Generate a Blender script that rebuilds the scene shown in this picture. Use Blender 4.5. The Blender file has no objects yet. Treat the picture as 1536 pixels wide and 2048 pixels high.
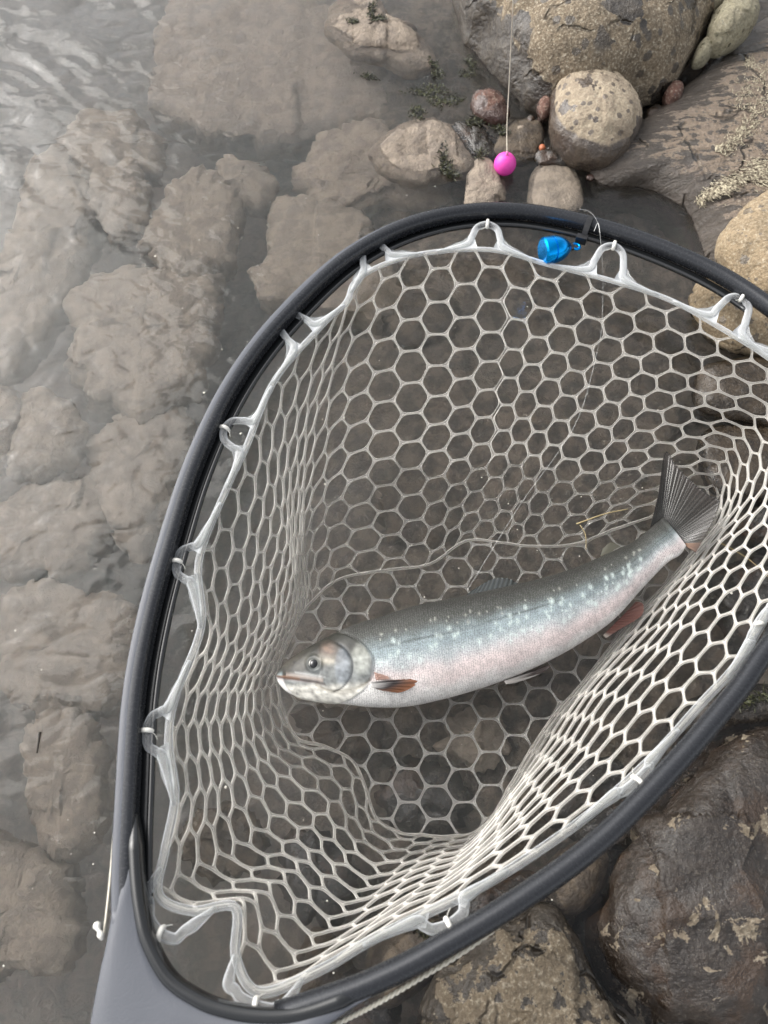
import bpy, math, random
import numpy as np
from mathutils import Vector, noise as mnoise
from mathutils.kdtree import KDTree
rnd = random.Random(7); nrs = np.random.RandomState(5)
S = bpy.context.scene; COL = S.collection

# ------------------------------------------------------------------ camera, sky, sun, exposure
H = 0.5; TILT = math.radians(22); F = 26/36*2048
cam = bpy.data.objects.new('camera', bpy.data.cameras.new('camera')); COL.objects.link(cam)
cam.location = (0, 0, H); cam.rotation_euler = (TILT, 0, 0)
cam.data.sensor_fit = 'VERTICAL'; cam.data.sensor_height = 36; cam.data.sensor_width = 27; cam.data.lens = 26
cam.data.clip_start = .01; cam.data.clip_end = 200
cam.data.dof.use_dof = True; cam.data.dof.focus_distance = .52; cam.data.dof.aperture_fstop = 9
S.camera = cam
W = bpy.data.worlds.new('World'); S.world = W; W.use_nodes = True
nt = W.node_tree; nt.nodes.clear()
sky = nt.nodes.new('ShaderNodeTexSky'); sky.sky_type = 'NISHITA'; sky.sun_disc = False
SUN_EL, SUN_AZ = 40, 300
sky.sun_elevation = math.radians(SUN_EL); sky.sun_rotation = math.radians(SUN_AZ); sky.air_density = 1.0; sky.dust_density = 4
hs = nt.nodes.new('ShaderNodeHueSaturation'); hs.inputs['Saturation'].default_value = .18
# soft cloud cover over the whole sky
tc = nt.nodes.new('ShaderNodeTexCoord'); cn = nt.nodes.new('ShaderNodeTexNoise'); cn.inputs['Scale'].default_value = 2.2; cn.inputs['Detail'].default_value = 5
cr = nt.nodes.new('ShaderNodeMapRange'); cr.inputs[1].default_value = .3; cr.inputs[2].default_value = .7; cr.inputs[3].default_value = .55; cr.inputs[4].default_value = 1.5
ml = nt.nodes.new('ShaderNodeMix'); ml.data_type = 'RGBA'; ml.blend_type = 'MULTIPLY'; ml.inputs[0].default_value = 1
bg = nt.nodes.new('ShaderNodeBackground'); bg.inputs['Strength'].default_value = .15
wo = nt.nodes.new('ShaderNodeOutputWorld')
L = nt.links.new
L(sky.outputs[0], hs.inputs['Color']); L(hs.outputs[0], ml.inputs[6]); L(tc.outputs['Generated'], cn.inputs['Vector'])
L(cn.outputs['Fac'], cr.inputs[0]); L(cr.outputs[0], ml.inputs[7]); L(ml.outputs[2], bg.inputs['Color']); L(bg.outputs[0], wo.inputs[0])
sl = bpy.data.lights.new('sun', 'SUN'); sl.energy = 1.3; sl.angle = math.radians(55); sl.color = (1, .97, .92)
so = bpy.data.objects.new('sun', sl); COL.objects.link(so)
az = math.radians(SUN_AZ); el = math.radians(SUN_EL)
sd = Vector((math.sin(az)*math.cos(el), math.cos(az)*math.cos(el), math.sin(el)))
so.rotation_euler = (-sd).to_track_quat('-Z', 'Y').to_euler()
S.view_settings.view_transform = 'Standard'; S.view_settings.look = 'None'; S.view_settings.gamma = 1
S.view_settings.use_curve_mapping = False; S.view_settings.exposure = 0.76
S.render.engine = 'CYCLES'
S.cycles.volume_bounces = 2; S.cycles.max_bounces = 12; S.cycles.transmission_bounces = 12; S.cycles.transparent_max_bounces = 24

# ------------------------------------------------------------------ pixel -> place helpers
CT, ST = math.cos(TILT), math.sin(TILT)
def ray(px, py):
    a = (px-768)/F; b = (1024-py)/F
    return np.array([a, ST+b*CT, -CT+b*ST])
def P(px, py, z):
    d = ray(px, py); t = (z-H)/d[2]
    return np.array([d[0]*t, d[1]*t, z])
def onplane(px, py, n, d0):
    d = ray(px, py); o = np.array([0, 0, H]); t = (d0-n@o)/(n@d); return o+d*t
def proj(p):
    q = np.asarray(p)-np.array([0, 0, H]); r = q[..., 0]; u = q[..., 1]*CT+q[..., 2]*ST; f = q[..., 1]*ST-q[..., 2]*CT
    return 768+F*r/f, 1024-F*u/f
def catmull(pts, n, closed=False):
    p = np.asarray(pts, float); m = len(p); segs = m if closed else m-1; out = []
    for i in range(segs):
        if closed: a, b, c, d = p[(i-1) % m], p[i], p[(i+1) % m], p[(i+2) % m]
        else: b, c = p[i], p[i+1]; a = p[i-1] if i else 2*b-c; d = p[i+2] if i+2 < m else 2*c-b
        for t in np.arange(n)/n:
            out.append(.5*((2*b)+(-a+c)*t+(2*a-5*b+4*c-d)*t*t+(-a+3*b-3*c+d)*t**3))
    if not closed: out.append(p[-1])
    return np.array(out)
def resample(p, n, closed=False):
    q = np.vstack([p, p[:1]]) if closed else p
    s = np.r_[0, np.cumsum(np.linalg.norm(np.diff(q, axis=0), axis=1))]
    t = np.linspace(0, s[-1], n, endpoint=not closed)
    return np.stack([np.interp(t, s, q[:, k]) for k in range(q.shape[1])], 1)

# ------------------------------------------------------------------ object helpers
def mesh(name, v, f, mat=None, parent=None, smooth=True, col=None, uv=None, loc=(0, 0, 0)):
    me = bpy.data.meshes.new(name)
    me.from_pydata([tuple(map(float, x)) for x in v], [], [tuple(map(int, x)) for x in f]); me.update()
    if smooth: me.polygons.foreach_set('use_smooth', [True]*len(me.polygons))
    if col is not None:
        a = me.color_attributes.new('col', 'FLOAT_COLOR', 'POINT')
        a.data.foreach_set('color', (col if col.shape[1] == 4 else np.c_[col, np.ones(len(col))]).astype(np.float32).ravel())
    if uv is not None:
        ul = me.uv_layers.new(name='uv'); idx = np.zeros(len(me.loops), int); me.loops.foreach_get('vertex_index', idx)
        ul.data.foreach_set('uv', np.asarray(uv, np.float32)[idx].ravel())
    if mat: me.materials.append(mat)
    o = bpy.data.objects.new(name, me); COL.objects.link(o); o.location = loc
    if parent: o.parent = parent
    return o
def empty(name, loc=(0, 0, 0)):
    o = bpy.data.objects.new(name, None); COL.objects.link(o); o.location = loc; o.empty_display_size = .01; return o
def tag(o, label=None, cat=None, group=None, kind=None):
    if label: o['label'] = label
    if cat: o['category'] = cat
    if group: o['group'] = group
    if kind: o['kind'] = kind
    return o
class MB:
    def __init__(s): s.v = []; s.f = []; s.n = 0
    def add(s, v, f):
        s.v += [tuple(x) for x in v]; s.f += [tuple(int(i)+s.n for i in q) for q in f]; s.n += len(v)
    def tube(s, path, r, k=8, closed=False, flat=1., up=None, cap=True):
        p = np.asarray(path, float); n = len(p)
        t = np.roll(p, -1, 0)-np.roll(p, 1, 0)
        if not closed: t[0] = p[1]-p[0]; t[-1] = p[-1]-p[-2]
        t /= np.linalg.norm(t, axis=1)[:, None]+1e-12
        rr = np.full(n, r) if np.isscalar(r) else np.asarray(r); u = np.array([0, 0, 1.]) if up is None else np.asarray(up, float)
        V = []
        for i in range(n):
            uu = u if u.ndim == 1 else u[i]
            a = np.cross(t[i], uu)
            if np.linalg.norm(a) < 1e-3: a = np.cross(t[i], [1, 0, 0])
            a /= np.linalg.norm(a); b = np.cross(a, t[i])
            for j in range(k):
                th = 2*math.pi*j/k; V.append(p[i]+a*math.cos(th)*rr[i]+b*math.sin(th)*rr[i]*flat)
        Fc = []
        for i in range(n if closed else n-1):
            for j in range(k):
                Fc.append((i*k+j, i*k+(j+1) % k, ((i+1) % n)*k+(j+1) % k, ((i+1) % n)*k+j))
        if not closed and cap: Fc += [tuple(range(k))[::-1], tuple((n-1)*k+j for j in range(k))]
        s.add(V, Fc)
    def build(s, name, mat, parent=None, smooth=True, **k): return mesh(name, s.v, s.f, mat, parent, smooth, **k)

def nz(p, sc, octv=4, off=0.):
    return mnoise.fractal(Vector((p[0]*sc+off, p[1]*sc+off*1.7, p[2]*sc-off)), .9, 2.1, octv)

# ------------------------------------------------------------------ materials
class N:
    """tiny node-graph helper"""
    def __init__(s, name):
        s.m = bpy.data.materials.new(name); s.m.use_nodes = True; s.t = s.m.node_tree; s.t.nodes.clear()
        s.out = s.t.nodes.new('ShaderNodeOutputMaterial')
    def n(s, typ, ins=None, **props):
        x = s.t.nodes.new('ShaderNode'+typ)
        for k, v in props.items(): setattr(x, k, v)
        for k, v in (ins or {}).items(): s.set(x.inputs[k], v)
        return x
    def set(s, inp, v):
        if isinstance(v, bpy.types.NodeSocket): s.t.links.new(v, inp)
        elif isinstance(v, bpy.types.Node): s.t.links.new(v.outputs[0], inp)
        elif isinstance(v, tuple) and len(v) == 3 and inp.type == 'RGBA': inp.default_value = (*v, 1)
        else: inp.default_value = v
    def math(s, op, a, b=0., c=None):
        x = s.t.nodes.new('ShaderNodeMath'); x.operation = op; s.set(x.inputs[0], a); s.set(x.inputs[1], b)
        if c is not None: s.set(x.inputs[2], c)
        return x.outputs[0]
    def mix(s, f, a, b, blend='MIX'):
        x = s.t.nodes.new('ShaderNodeMix'); x.data_type = 'RGBA'; x.blend_type = blend
        s.set(x.inputs[0], f); s.set(x.inputs[6], a); s.set(x.inputs[7], b); return x.outputs[2]
    def rng(s, v, a, b, c=0., d=1., smooth=True):
        x = s.t.nodes.new('ShaderNodeMapRange'); x.interpolation_type = 'SMOOTHSTEP' if smooth else 'LINEAR'
        for i, q in enumerate((v, a, b, c, d)): s.set(x.inputs[i], q)
        return x.outputs[0]
    def pos(s): return s.n('NewGeometry').outputs['Position']
    def noise(s, sc, det=4, rough=.55, vec=None, dist=0., out='Fac'):
        x = s.n('TexNoise', {'Scale': sc, 'Detail': det, 'Roughness': rough, 'Distortion': dist}); s.set(x.inputs['Vector'], vec or s.pos()); return x.outputs[out]
    def vor(s, sc, vec=None, feature='F1', out='Distance', rand=1.):
        x = s.n('TexVoronoi', {'Scale': sc, 'Randomness': rand}, feature=feature); s.set(x.inputs['Vector'], vec or s.pos()); return x.outputs[out]
    def bump(s, h, dist, strength=1., nrm=None):
        x = s.n('Bump', {'Height': h, 'Distance': dist, 'Strength': strength})
        if nrm is not None: s.set(x.inputs['Normal'], nrm)
        return x.outputs[0]
    def mapping(s, vec, scale=(1, 1, 1), rot=(0, 0, 0)):
        x = s.n('Mapping', {'Vector': vec}); x.inputs['Scale'].default_value = scale; x.inputs['Rotation'].default_value = rot; return x.outputs[0]
    def bsdf(s, **k):
        x = s.t.nodes.new('ShaderNodeBsdfPrincipled')
        for a, v in k.items(): s.set(x.inputs[a.replace('_', ' ')], v)
        return x
    def done(s, sh): s.t.links.new(sh.outputs[0] if isinstance(sh, bpy.types.Node) else sh, s.out.inputs[0]); return s.m

def plain(name, c, rough=.5, metal=0., **k):
    g = N(name); return g.done(g.bsdf(Base_Color=c, Roughness=rough, Metallic=metal, **k))

def rock_mat(name, dry, dry2, wet, wet2, level=.004, amp=.01, spots=.0, grain=.5, wetness=1., rust=None, patches=0., spotscale=70, side=(0, 0, 0), relief=.006, strata=0., cracks=0., film=.4):
    """weathered stone: pale and grainy where dry, dark and shiny where the water has reached or splashed"""
    g = N(name); pos = g.pos()
    sx = g.n('SeparateXYZ', {0: pos}); z = g.math('ADD', sx.outputs[2], g.math('ADD', g.math('MULTIPLY', g.math('SUBTRACT', sx.outputs[0], side[2]), side[0]), g.math('MULTIPLY', sx.outputs[1], side[1])))
    big = g.noise(22, 5, .6); mid = g.noise(75, 5, .65); fine = g.noise(420, 4, .7); tiny = g.noise(1300, 2, .6)
    if strata:
        st = g.noise(34, 6, .68, vec=g.mapping(pos, (1, 4.2, 1), (0, 0, -.75)), dist=.7); mid = g.math('ADD', g.math('MULTIPLY', mid, 1-strata), g.math('MULTIPLY', st, strata))
    dcol = g.mix(g.rng(mid, .35, .65), dry, dry2)
    dcol = g.mix(g.math('MULTIPLY', g.rng(fine, .5, .72), grain), dcol, (.62, .56, .44))
    dcol = g.mix(g.math('MULTIPLY', g.rng(fine, .5, .3), grain), dcol, (.07, .055, .04))
    dcol = g.mix(g.math('MULTIPLY', g.rng(g.vor(260), .12, .02), .5), dcol, (.1, .085, .065))
    wcol = g.mix(g.rng(mid, .38, .62), wet, wet2)
    wcol = g.mix(g.math('MULTIPLY', g.rng(fine, .52, .75), .45), wcol, (.16, .14, .11))
    if rust: wcol = g.mix(g.rng(g.noise(30, 4, .6), .5, .62), wcol, rust)
    # wet where low, plus splashes
    lvl = g.math('ADD', z, g.math('MULTIPLY', g.math('SUBTRACT', mid, .5), amp))
    m = g.rng(lvl, level-.0012, level+.0012, 1., 0.)
    if spots > 0:
        wob = g.math('MULTIPLY', g.math('SUBTRACT', g.noise(spotscale*3.2, 3, .6), .5), .55)
        gate = g.rng(g.noise(spotscale*.5, 2), .36, .45)
        s1 = g.rng(g.math('ADD', g.vor(spotscale), wob), spots-.01, spots+.015, 1., 0.)
        s2 = g.rng(g.math('ADD', g.vor(spotscale*2.3), wob), spots*.75-.01, spots*.75+.02, .85, 0.)
        m = g.math('MAXIMUM', m, g.math('MAXIMUM', g.math('MULTIPLY', s1, gate), s2))
    if patches > 0:
        dr = g.rng(g.noise(38, 5, .7, dist=.5), 1-patches, 1-patches+.02)
        m = g.math('MULTIPLY', m, g.math('SUBTRACT', 1., dr))
    if wetness < 1: m = g.math('MULTIPLY', m, wetness)
    col = g.mix(m, dcol, wcol)
    rough = g.rng(m, 0., 1., .85, .13 if film else .6, False)
    rough = g.math('ADD', rough, g.math('MULTIPLY', fine, .12))
    ck = None
    if cracks:
        wp = g.n('VectorMath', {0: pos, 1: g.n('VectorMath', {0: g.noise(30, 3, out='Color'), 1: (.03, .03, .03)}, operation='MULTIPLY')}, operation='ADD').outputs[0]
        ck = g.math('MULTIPLY', g.rng(g.vor(16, vec=wp, feature='DISTANCE_TO_EDGE'), .0, .035, 1., 0.), g.rng(g.noise(20, 2), .5, .6))
        col = g.mix(g.math('MULTIPLY', ck, cracks), col, (.02, .016, .012)); mid = g.math('SUBTRACT', mid, g.math('MULTIPLY', ck, .8))
    h = g.math('ADD', g.math('MULTIPLY', big, 1.), g.math('ADD', g.math('MULTIPLY', mid, .5), g.math('ADD', g.math('MULTIPLY', fine, .16), g.math('MULTIPLY', tiny, .05))))
    return g.done(g.bsdf(Base_Color=col, Roughness=rough, Normal=g.bump(h, relief, 1.), Coat_Weight=g.math('MULTIPLY', m, film), Coat_Roughness=.07, Coat_Normal=g.bump(mid, relief*.35, 1.)))

# ------------------------------------------------------------------ rocks
def rock(name, pix, z0, h, mat, label=None, group=None, seed=0, flat=2.6, lean=(0, 0), rough=.1, parent=None, low=None, facet=.0, nu=110, nv=46, cat='rock', jag=0.):
    """boulder whose rim follows the outline PIX at height z0, domed up by h and down to low"""
    o2 = np.array([P(x, y, z0)[:2] for x, y in pix])
    c = o2.mean(0); ol = resample(catmull(o2, 8, True), nu, True)
    if jag:
        sz = np.linalg.norm(ol-c, axis=1).mean()
        ol0 = ol; ol = np.array([c+(q-c)*(1+jag*(mnoise.fractal(Vector((q[0]*.9/sz*2, q[1]*.9/sz*2, seed*3.1)), .7, 2., 5))) for q in ol])
    size = np.linalg.norm(ol-c, axis=1).mean(); low = size*.8 if low is None else low
    V = []
    off = seed*3.71+1
    for j in range(nv+1):
        th = -math.pi/2+math.pi*j/nv
        cs = abs(math.cos(th))**(2/flat); sn = abs(math.sin(th))**(1. if th < 0 else .9)
        for i in range(nu):
            q = c+(ol[i]-c)*cs if not jag else c+(ol0[i]-c)*cs+(ol[i]-ol0[i])*cs**4
            zz = z0+(h*sn if th > 0 else -low*sn)
            k = sn if th > 0 else 0
            V.append((q[0]+lean[0]*k*size, q[1]+lean[1]*k*size, zz))
    V = np.array(V); cc = np.array([c[0], c[1], z0]); out = []
    for p in V:
        d = p-cc; r = np.linalg.norm(d)+1e-9; d = d/r
        n1 = nz(p, 1.1/size, 5, off)*rough*size
        n2 = nz(p, 5/size, 3, off+5)*rough*.25*size
        q = p+d*(n1*.8+n2)*min(1, r/size)
        if facet:
            f = mnoise.cell(Vector(q*1.6/size+np.array([off, 0, 0]))); q = q+d*(f-.5)*facet*size*.2
            vv = mnoise.voronoi(Vector(q*1.3/size+np.array([off, off, 0])))[0]; q = q+d*(vv[1]-vv[0]-.3)*facet*size*.25
        out.append(q)
    Fc = []
    for j in range(nv):
        for i in range(nu):
            Fc.append((j*nu+i, j*nu+(i+1) % nu, (j+1)*nu+(i+1) % nu, (j+1)*nu+i))
    base = np.array([c[0], c[1], z0-low])
    o = mesh(name, np.array(out)-base, Fc, mat, parent, loc=base)
    if label: tag(o, label, cat, group)
    return o

M_BOULDER = rock_mat('boulder_stone', (.255, .20, .135), (.165, .13, .09), (.04, .032, .025), (.07, .055, .04), level=.030, amp=.035, spots=.36, spotscale=29, side=(.34, 0, .135), grain=.8, relief=.009, cracks=.5)
M_TAN = rock_mat('tan_stone', (.33, .25, .155), (.23, .175, .11), (.1, .078, .055), (.14, .11, .075), level=-.004, amp=.008, spots=.2, spotscale=60, grain=.6)
M_ROUND = rock_mat('round_stone', (.39, .32, .23), (.28, .225, .165), (.065, .05, .04), (.1, .075, .055), level=.029, amp=.008, spots=.34, spotscale=48, grain=.4)
M_OLIVE = rock_mat('olive_stone', (.31, .28, .19), (.24, .215, .15), (.1, .09, .055), (.13, .12, .07), level=-.01, amp=.004, spots=.22, spotscale=120)
M_SLAB = rock_mat('bank_slab_stone', (.33, .25, .175), (.22, .175, .14), (.07, .057, .046), (.12, .098, .08), level=.021, amp=.06, spots=.24, spotscale=90, grain=.35, relief=.016, strata=.6, cracks=.6)
M_RED = rock_mat('reddish_stone', (.16, .08, .06), (.12, .06, .045), (.06, .03, .022), (.09, .055, .045), level=.012, amp=.03, spots=.2)
M_WETBROWN = rock_mat('wet_brown_stone', (.24, .195, .14), (.18, .145, .10), (.018, .012, .008), (.033, .023, .016), level=1., amp=.02, rust=(.038, .02, .009), patches=.40, relief=.008, cracks=.0)
M_WETTAN = rock_mat('wet_tan_stone', (.21, .165, .11), (.14, .11, .075), (.036, .028, .02), (.06, .048, .035), level=.022, amp=.13, patches=.36, relief=.012, cracks=.5)
M_DARK = rock_mat('dark_wet_stone', (.1, .08, .06), (.08, .07, .05), (.016, .012, .009), (.032, .025, .018), level=1., rust=(.045, .022, .01), patches=.0)
M_BROWN = rock_mat('brown_wet_stone', (.1, .08, .06), (.08, .07, .05), (.055, .038, .022), (.026, .018, .011), level=1., grain=.3)
M_SILT = rock_mat('silty_stone', (.25, .215, .18), (.21, .18, .155), (.25, .205, .158), (.17, .14, .11), level=1., grain=.3, relief=.005, film=0.)
M_SILT2 = rock_mat('dark_silty_stone', (.2, .17, .14), (.16, .14, .11), (.10, .075, .05), (.045, .034, .025), level=1., grain=.2, film=0.)
M_SILT3 = rock_mat('pale_silty_stone', (.34, .28, .22), (.25, .2, .16), (.29, .235, .18), (.20, .162, .128), level=1., grain=.4, relief=.009, film=0.)
M_BED = rock_mat('river_bed_silt', (.14, .12, .1), (.1, .09, .08), (.16, .125, .092), (.05, .038, .028), level=1., grain=.35, relief=.012, film=0.)

# river bed: one sheet, falling away to the left and far side
def bed_z(x, y):
    base = -.054-.145/(1+math.exp((x+.06)*28))-.02/(1+math.exp((x+.35)*20))
    return base+.014*mnoise.fractal(Vector((x*9, y*9, 2.2)), .9, 2, 5)+.007*mnoise.voronoi(Vector((x*16, y*16, 0)))[0][0]
def sheet(name, zf, x0, x1, y0, y1, n, mat, outer=6.):
    xs = np.r_[-outer, -outer/2, -outer/4, np.linspace(x0, x1, n), outer/4, outer/2, outer]
    ys = np.r_[-outer, -outer/2, -outer/4, np.linspace(y0, y1, int(n*(y1-y0)/(x1-x0))), outer/3, outer/2, outer]
    v = [(x, y, zf(x, y)) for y in ys for x in xs]; nx = len(xs)
    f = [(j*nx+i, j*nx+i+1, (j+1)*nx+i+1, (j+1)*nx+i) for j in range(len(ys)-1) for i in range(nx-1)]
    return mesh(name, v, f, mat), xs, ys
o, _, _ = sheet('river_bed', bed_z, -.6, .6, -.35, .95, 150, M_BED); tag(o, kind='structure', label='silty grey brown river bed under shallow water')

# boulders and stones standing out of the water, top right
rock('boulder', [(905, -60), (908, 40), (935, 110), (985, 175), (1050, 225), (1110, 245), (1200, 240), (1290, 225), (1345, 200), (1385, 120), (1420, 40), (1440, -60), (1380, -160), (1160, -200), (980, -160)], .0, .085, M_BOULDER,
     'big tan boulder speckled with dark wet spots at the water edge', seed=1, flat=4.2, lean=(.02, .05), rough=.06, facet=.35)
rock('stone', [(1096, 225), (1106, 186), (1150, 168), (1205, 172), (1250, 200), (1278, 232), (1280, 272), (1248, 312), (1195, 328), (1125, 298), (1098, 262)], .014, .034, M_ROUND,
     'rounded stone pale on top with a dark wet lower half before the big boulder', seed=2, flat=2.4, lean=(0, .06), rough=.06, facet=.12)
rock('stone', [(1415, 60), (1440, 15), (1490, -5), (1512, 20), (1505, 60), (1460, 92), (1425, 92)], .03, .022, M_OLIVE,
     'smooth yellow olive stone beside the upper right of the big boulder', seed=3, rough=.06, facet=.15)
rock('stone', [(1395, 95), (1420, 82), (1428, 100), (1410, 125), (1385, 128)], .02, .012, M_OLIVE, 'small pale grey stone wedged between boulder and olive stone', seed=4, rough=.06, nu=50, nv=24)
rock('stone', [(1405, -20), (1440, -40), (1480, -20), (1450, 15), (1415, 30)], .03, .02, M_OLIVE, 'pale stone at the top edge behind the olive stone', seed=41, rough=.06, nu=50, nv=24)
rock('stone', [(940, 205), (958, 185), (985, 183), (1010, 205), (1018, 235), (995, 248), (955, 236)], .002, .012, M_RED, 'reddish brown stone in the water left of the fishing line', seed=5, flat=2, facet=.3, nu=60, nv=30)
rock('stone', [(1072, 220), (1082, 203), (1098, 206), (1102, 228), (1085, 238)], .008, .01, M_RED, 'tiny red stone tucked against the rounded stone', seed=6, nu=40, nv=20)
rock('stone', [(1325, 195), (1340, 175), (1362, 180), (1358, 205), (1335, 215)], .008, .012, M_RED, 'tiny rust red stone under the right corner of the big boulder', seed=7, nu=40, nv=20)
rock('stone', [(1290, 228), (1310, 215), (1330, 225), (1325, 245), (1300, 250)], .0, .008, M_DARK, 'small dark pebble in the gap under the big boulder', seed=8, nu=40, nv=20)
rock('stone', [(985, 305), (1005, 265), (1040, 240), (1080, 245), (1090, 280), (1075, 315), (1035, 328), (1005, 325)], -.003, .007, M_SILT2, 'olive brown stone just under water behind the pink ball', seed=9, flat=2.2, facet=.3, nu=70, nv=30)
rock('stone', [(925, 400), (930, 350), (958, 318), (985, 325), (1008, 360), (1010, 400), (985, 430), (940, 430)], -.001, .009, M_SILT3, 'pale angular stone with rusty edge left below the pink ball', seed=10, facet=.5, nu=70, nv=30)
rock('stone', [(1055, 385), (1065, 345), (1100, 326), (1140, 335), (1160, 370), (1160, 420), (1100, 440), (1060, 425)], -.004, .006, M_SILT, 'smooth rounded grey stone below water right of the pink ball', seed=11, rough=.04, nu=70, nv=30)
rock('stone', [(740, 300), (790, 262), (850, 245), (905, 260), (940, 300), (960, 345), (905, 360), (830, 375), (760, 350)], -.008, .011, M_SILT3, 'pale flat stone half awash with a dark moss patch, left of the pink ball', seed=12, flat=3, facet=.3)
rock('stone', [(900, 255), (930, 245), (975, 262), (1000, 300), (975, 330), (940, 310)], -.004, .007, M_DARK, 'dark jagged stone between the half awash stone and the fishing line', seed=13, facet=.6, nu=60, nv=30)
rock('stone', [(640, 70), (665, 20), (710, 0), (760, 8), (780, 45), (830, 65), (870, 110), (880, 150), (830, 155), (760, 130), (680, 110)], -.012, .017, M_SILT3, 'pale stone breaking the surface with green moss at the top', seed=14, flat=2.6, facet=.5)
rock('stone', [(1065, 312), (1090, 300), (1130, 310), (1150, 330), (1110, 335), (1075, 330)], -.001, .007, M_DARK, 'thin dark flat stone at the foot of the rounded stone', seed=15, facet=.5, nu=50, nv=24)
rock('pebble', [(1078, 293), (1086, 290), (1091, 297), (1082, 301)], .004, .0025, plain('orange_stone', (.38, .12, .05), .5), 'tiny orange pebble at the foot of the rounded stone', seed=16, nu=24, nv=14, cat='pebble')
for i in range(18):
    (x0_, y0_, sx_, sy_), w_ = [((1120, 305, 30, 8), 'at the foot of the rounded stone'), ((1060, 250, 24, 16), 'between the fishing line and the rounded stone'), ((1320, 240, 30, 10), 'in the dark gap under the big boulder'), ((1410, 130, 12, 8), 'below the smooth olive stone'), ((1035, 420, 30, 12), 'at the water line above the hoop'), ((1195, 350, 18, 12), 'where the bank slab meets the water')][i % 6]
    cw_, mt_ = [('black', M_DARK), ('reddish', M_RED), ('pale', M_SILT3)][i//6]
    x_, y_ = x0_+[-1, 0, 1][(i//6+i) % 3]*sx_*.8, y0_+rnd.uniform(-1, 1)*sy_; q_ = rnd.uniform(6, 11)
    pl_ = [(x_+q_*rnd.uniform(.8, 1.2)*math.cos(a_), y_+q_*.75*rnd.uniform(.8, 1.2)*math.sin(a_)) for a_ in np.arange(6)*math.pi/3]
    rock('pebble', pl_, -.002, rnd.uniform(.003, .006), mt_, 'tiny '+cw_+' pebble '+w_, 'pebbles between the shore stones', seed=200+i, rough=.15, nu=22, nv=12, cat='pebble')
# the bank
slab = rock('bank_rock', [(1175, 330), (1215, 285), (1290, 238), (1380, 165), (1460, 95), (1560, 30), (1750, 10), (1900, 300), (1850, 640), (1600, 640), (1440, 560), (1400, 480), (1370, 420), (1290, 375), (1215, 370)], .0, .024, M_SLAB,
     'pinkish grey wet bank slab with dried grass on it', seed=20, flat=3.4, lean=(.06, .0), rough=.03, nu=160, nv=60)
rock('boulder', [(1440, 500), (1455, 440), (1500, 400), (1560, 370), (1680, 380), (1720, 520), (1650, 620), (1540, 620), (1470, 565)], .012, .03, M_TAN, 'sandy tan boulder on the bank at the right edge behind the hoop', seed=21, flat=2.8, rough=.07, facet=.3)
rock('boulder', [(1380, 610), (1395, 565), (1440, 560), (1530, 590), (1620, 640), (1640, 720), (1560, 720), (1470, 700), (1410, 655)], .004, .024, M_TAN, 'tan stone seen through the net rings at the right edge', seed=22, rough=.08, facet=.3)
rock('stone', [(1395, 760), (1420, 730), (1520, 722), (1620, 760), (1620, 860), (1500, 850), (1400, 820)], -.002, .016, M_BROWN, 'dark brown wet stone under the right side of the net', seed=23)
rock('stone', [(1395, 920), (1410, 860), (1490, 850), (1600, 880), (1600, 980), (1500, 1000), (1420, 985)], -.006, .010, M_BROWN, 'olive brown stone under water beside the fish tail', seed=24)
rock('stone', [(1440, 1050), (1500, 1010), (1600, 1020), (1600, 1110), (1500, 1110)], -.03, .02, M_DARK, 'dark submerged stone at the right edge below the tail', seed=25, nu=60, nv=30)
# wet stones at the lower right
rock('boulder', [(1185, 1800), (1200, 1740), (1270, 1650), (1340, 1560), (1420, 1490), (1520, 1430), (1680, 1440), (1760, 1650), (1720, 1950), (1500, 2080), (1340, 2060), (1250, 1990), (1195, 1900)], .0, .04, M_WETBROWN,
     'big glossy dark brown wet boulder at the lower right', seed=30, flat=3.0, lean=(.02, .03), rough=.11, facet=.4)
rock('boulder', [(820, 2140), (850, 2000), (900, 1915), (980, 1850), (1090, 1800), (1150, 1850), (1200, 1950), (1260, 2060), (1250, 2180), (1000, 2240)], .0, .034, M_WETTAN,
     'brown and tan mottled wet boulder at the bottom edge', seed=31, flat=3.2, rough=.06, facet=.3)
rock('stone', [(1080, 1790), (1100, 1720), (1160, 1680), (1210, 1700), (1205, 1770), (1160, 1820), (1110, 1830)], -.012, .015, M_SILT2, 'small stone in the gap between the two big wet boulders', seed=32, nu=60, nv=30)
rock('stone', [(730, 1950), (745, 1880), (800, 1830), (880, 1830), (930, 1870), (900, 1930), (820, 1990), (750, 2010)], -.02, .024, M_SILT2, 'dark stone with a moss tuft under the lower net frame', seed=33, nu=80, nv=30)
rock('stone', [(1330, 1440), (1380, 1400), (1470, 1370), (1580, 1380), (1580, 1440), (1450, 1470), (1370, 1480)], -.015, .018, M_DARK, 'dark mossy stone above the big wet boulder outside the hoop', seed=34, nu=70, nv=30)
rock('stone', [(560, 1990), (600, 1900), (640, 1850), (700, 1900), (720, 2000), (660, 2080), (580, 2080)], -.04, .02, M_SILT2, 'submerged stone below the bottom of the net', seed=35, nu=60, nv=30)
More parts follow.
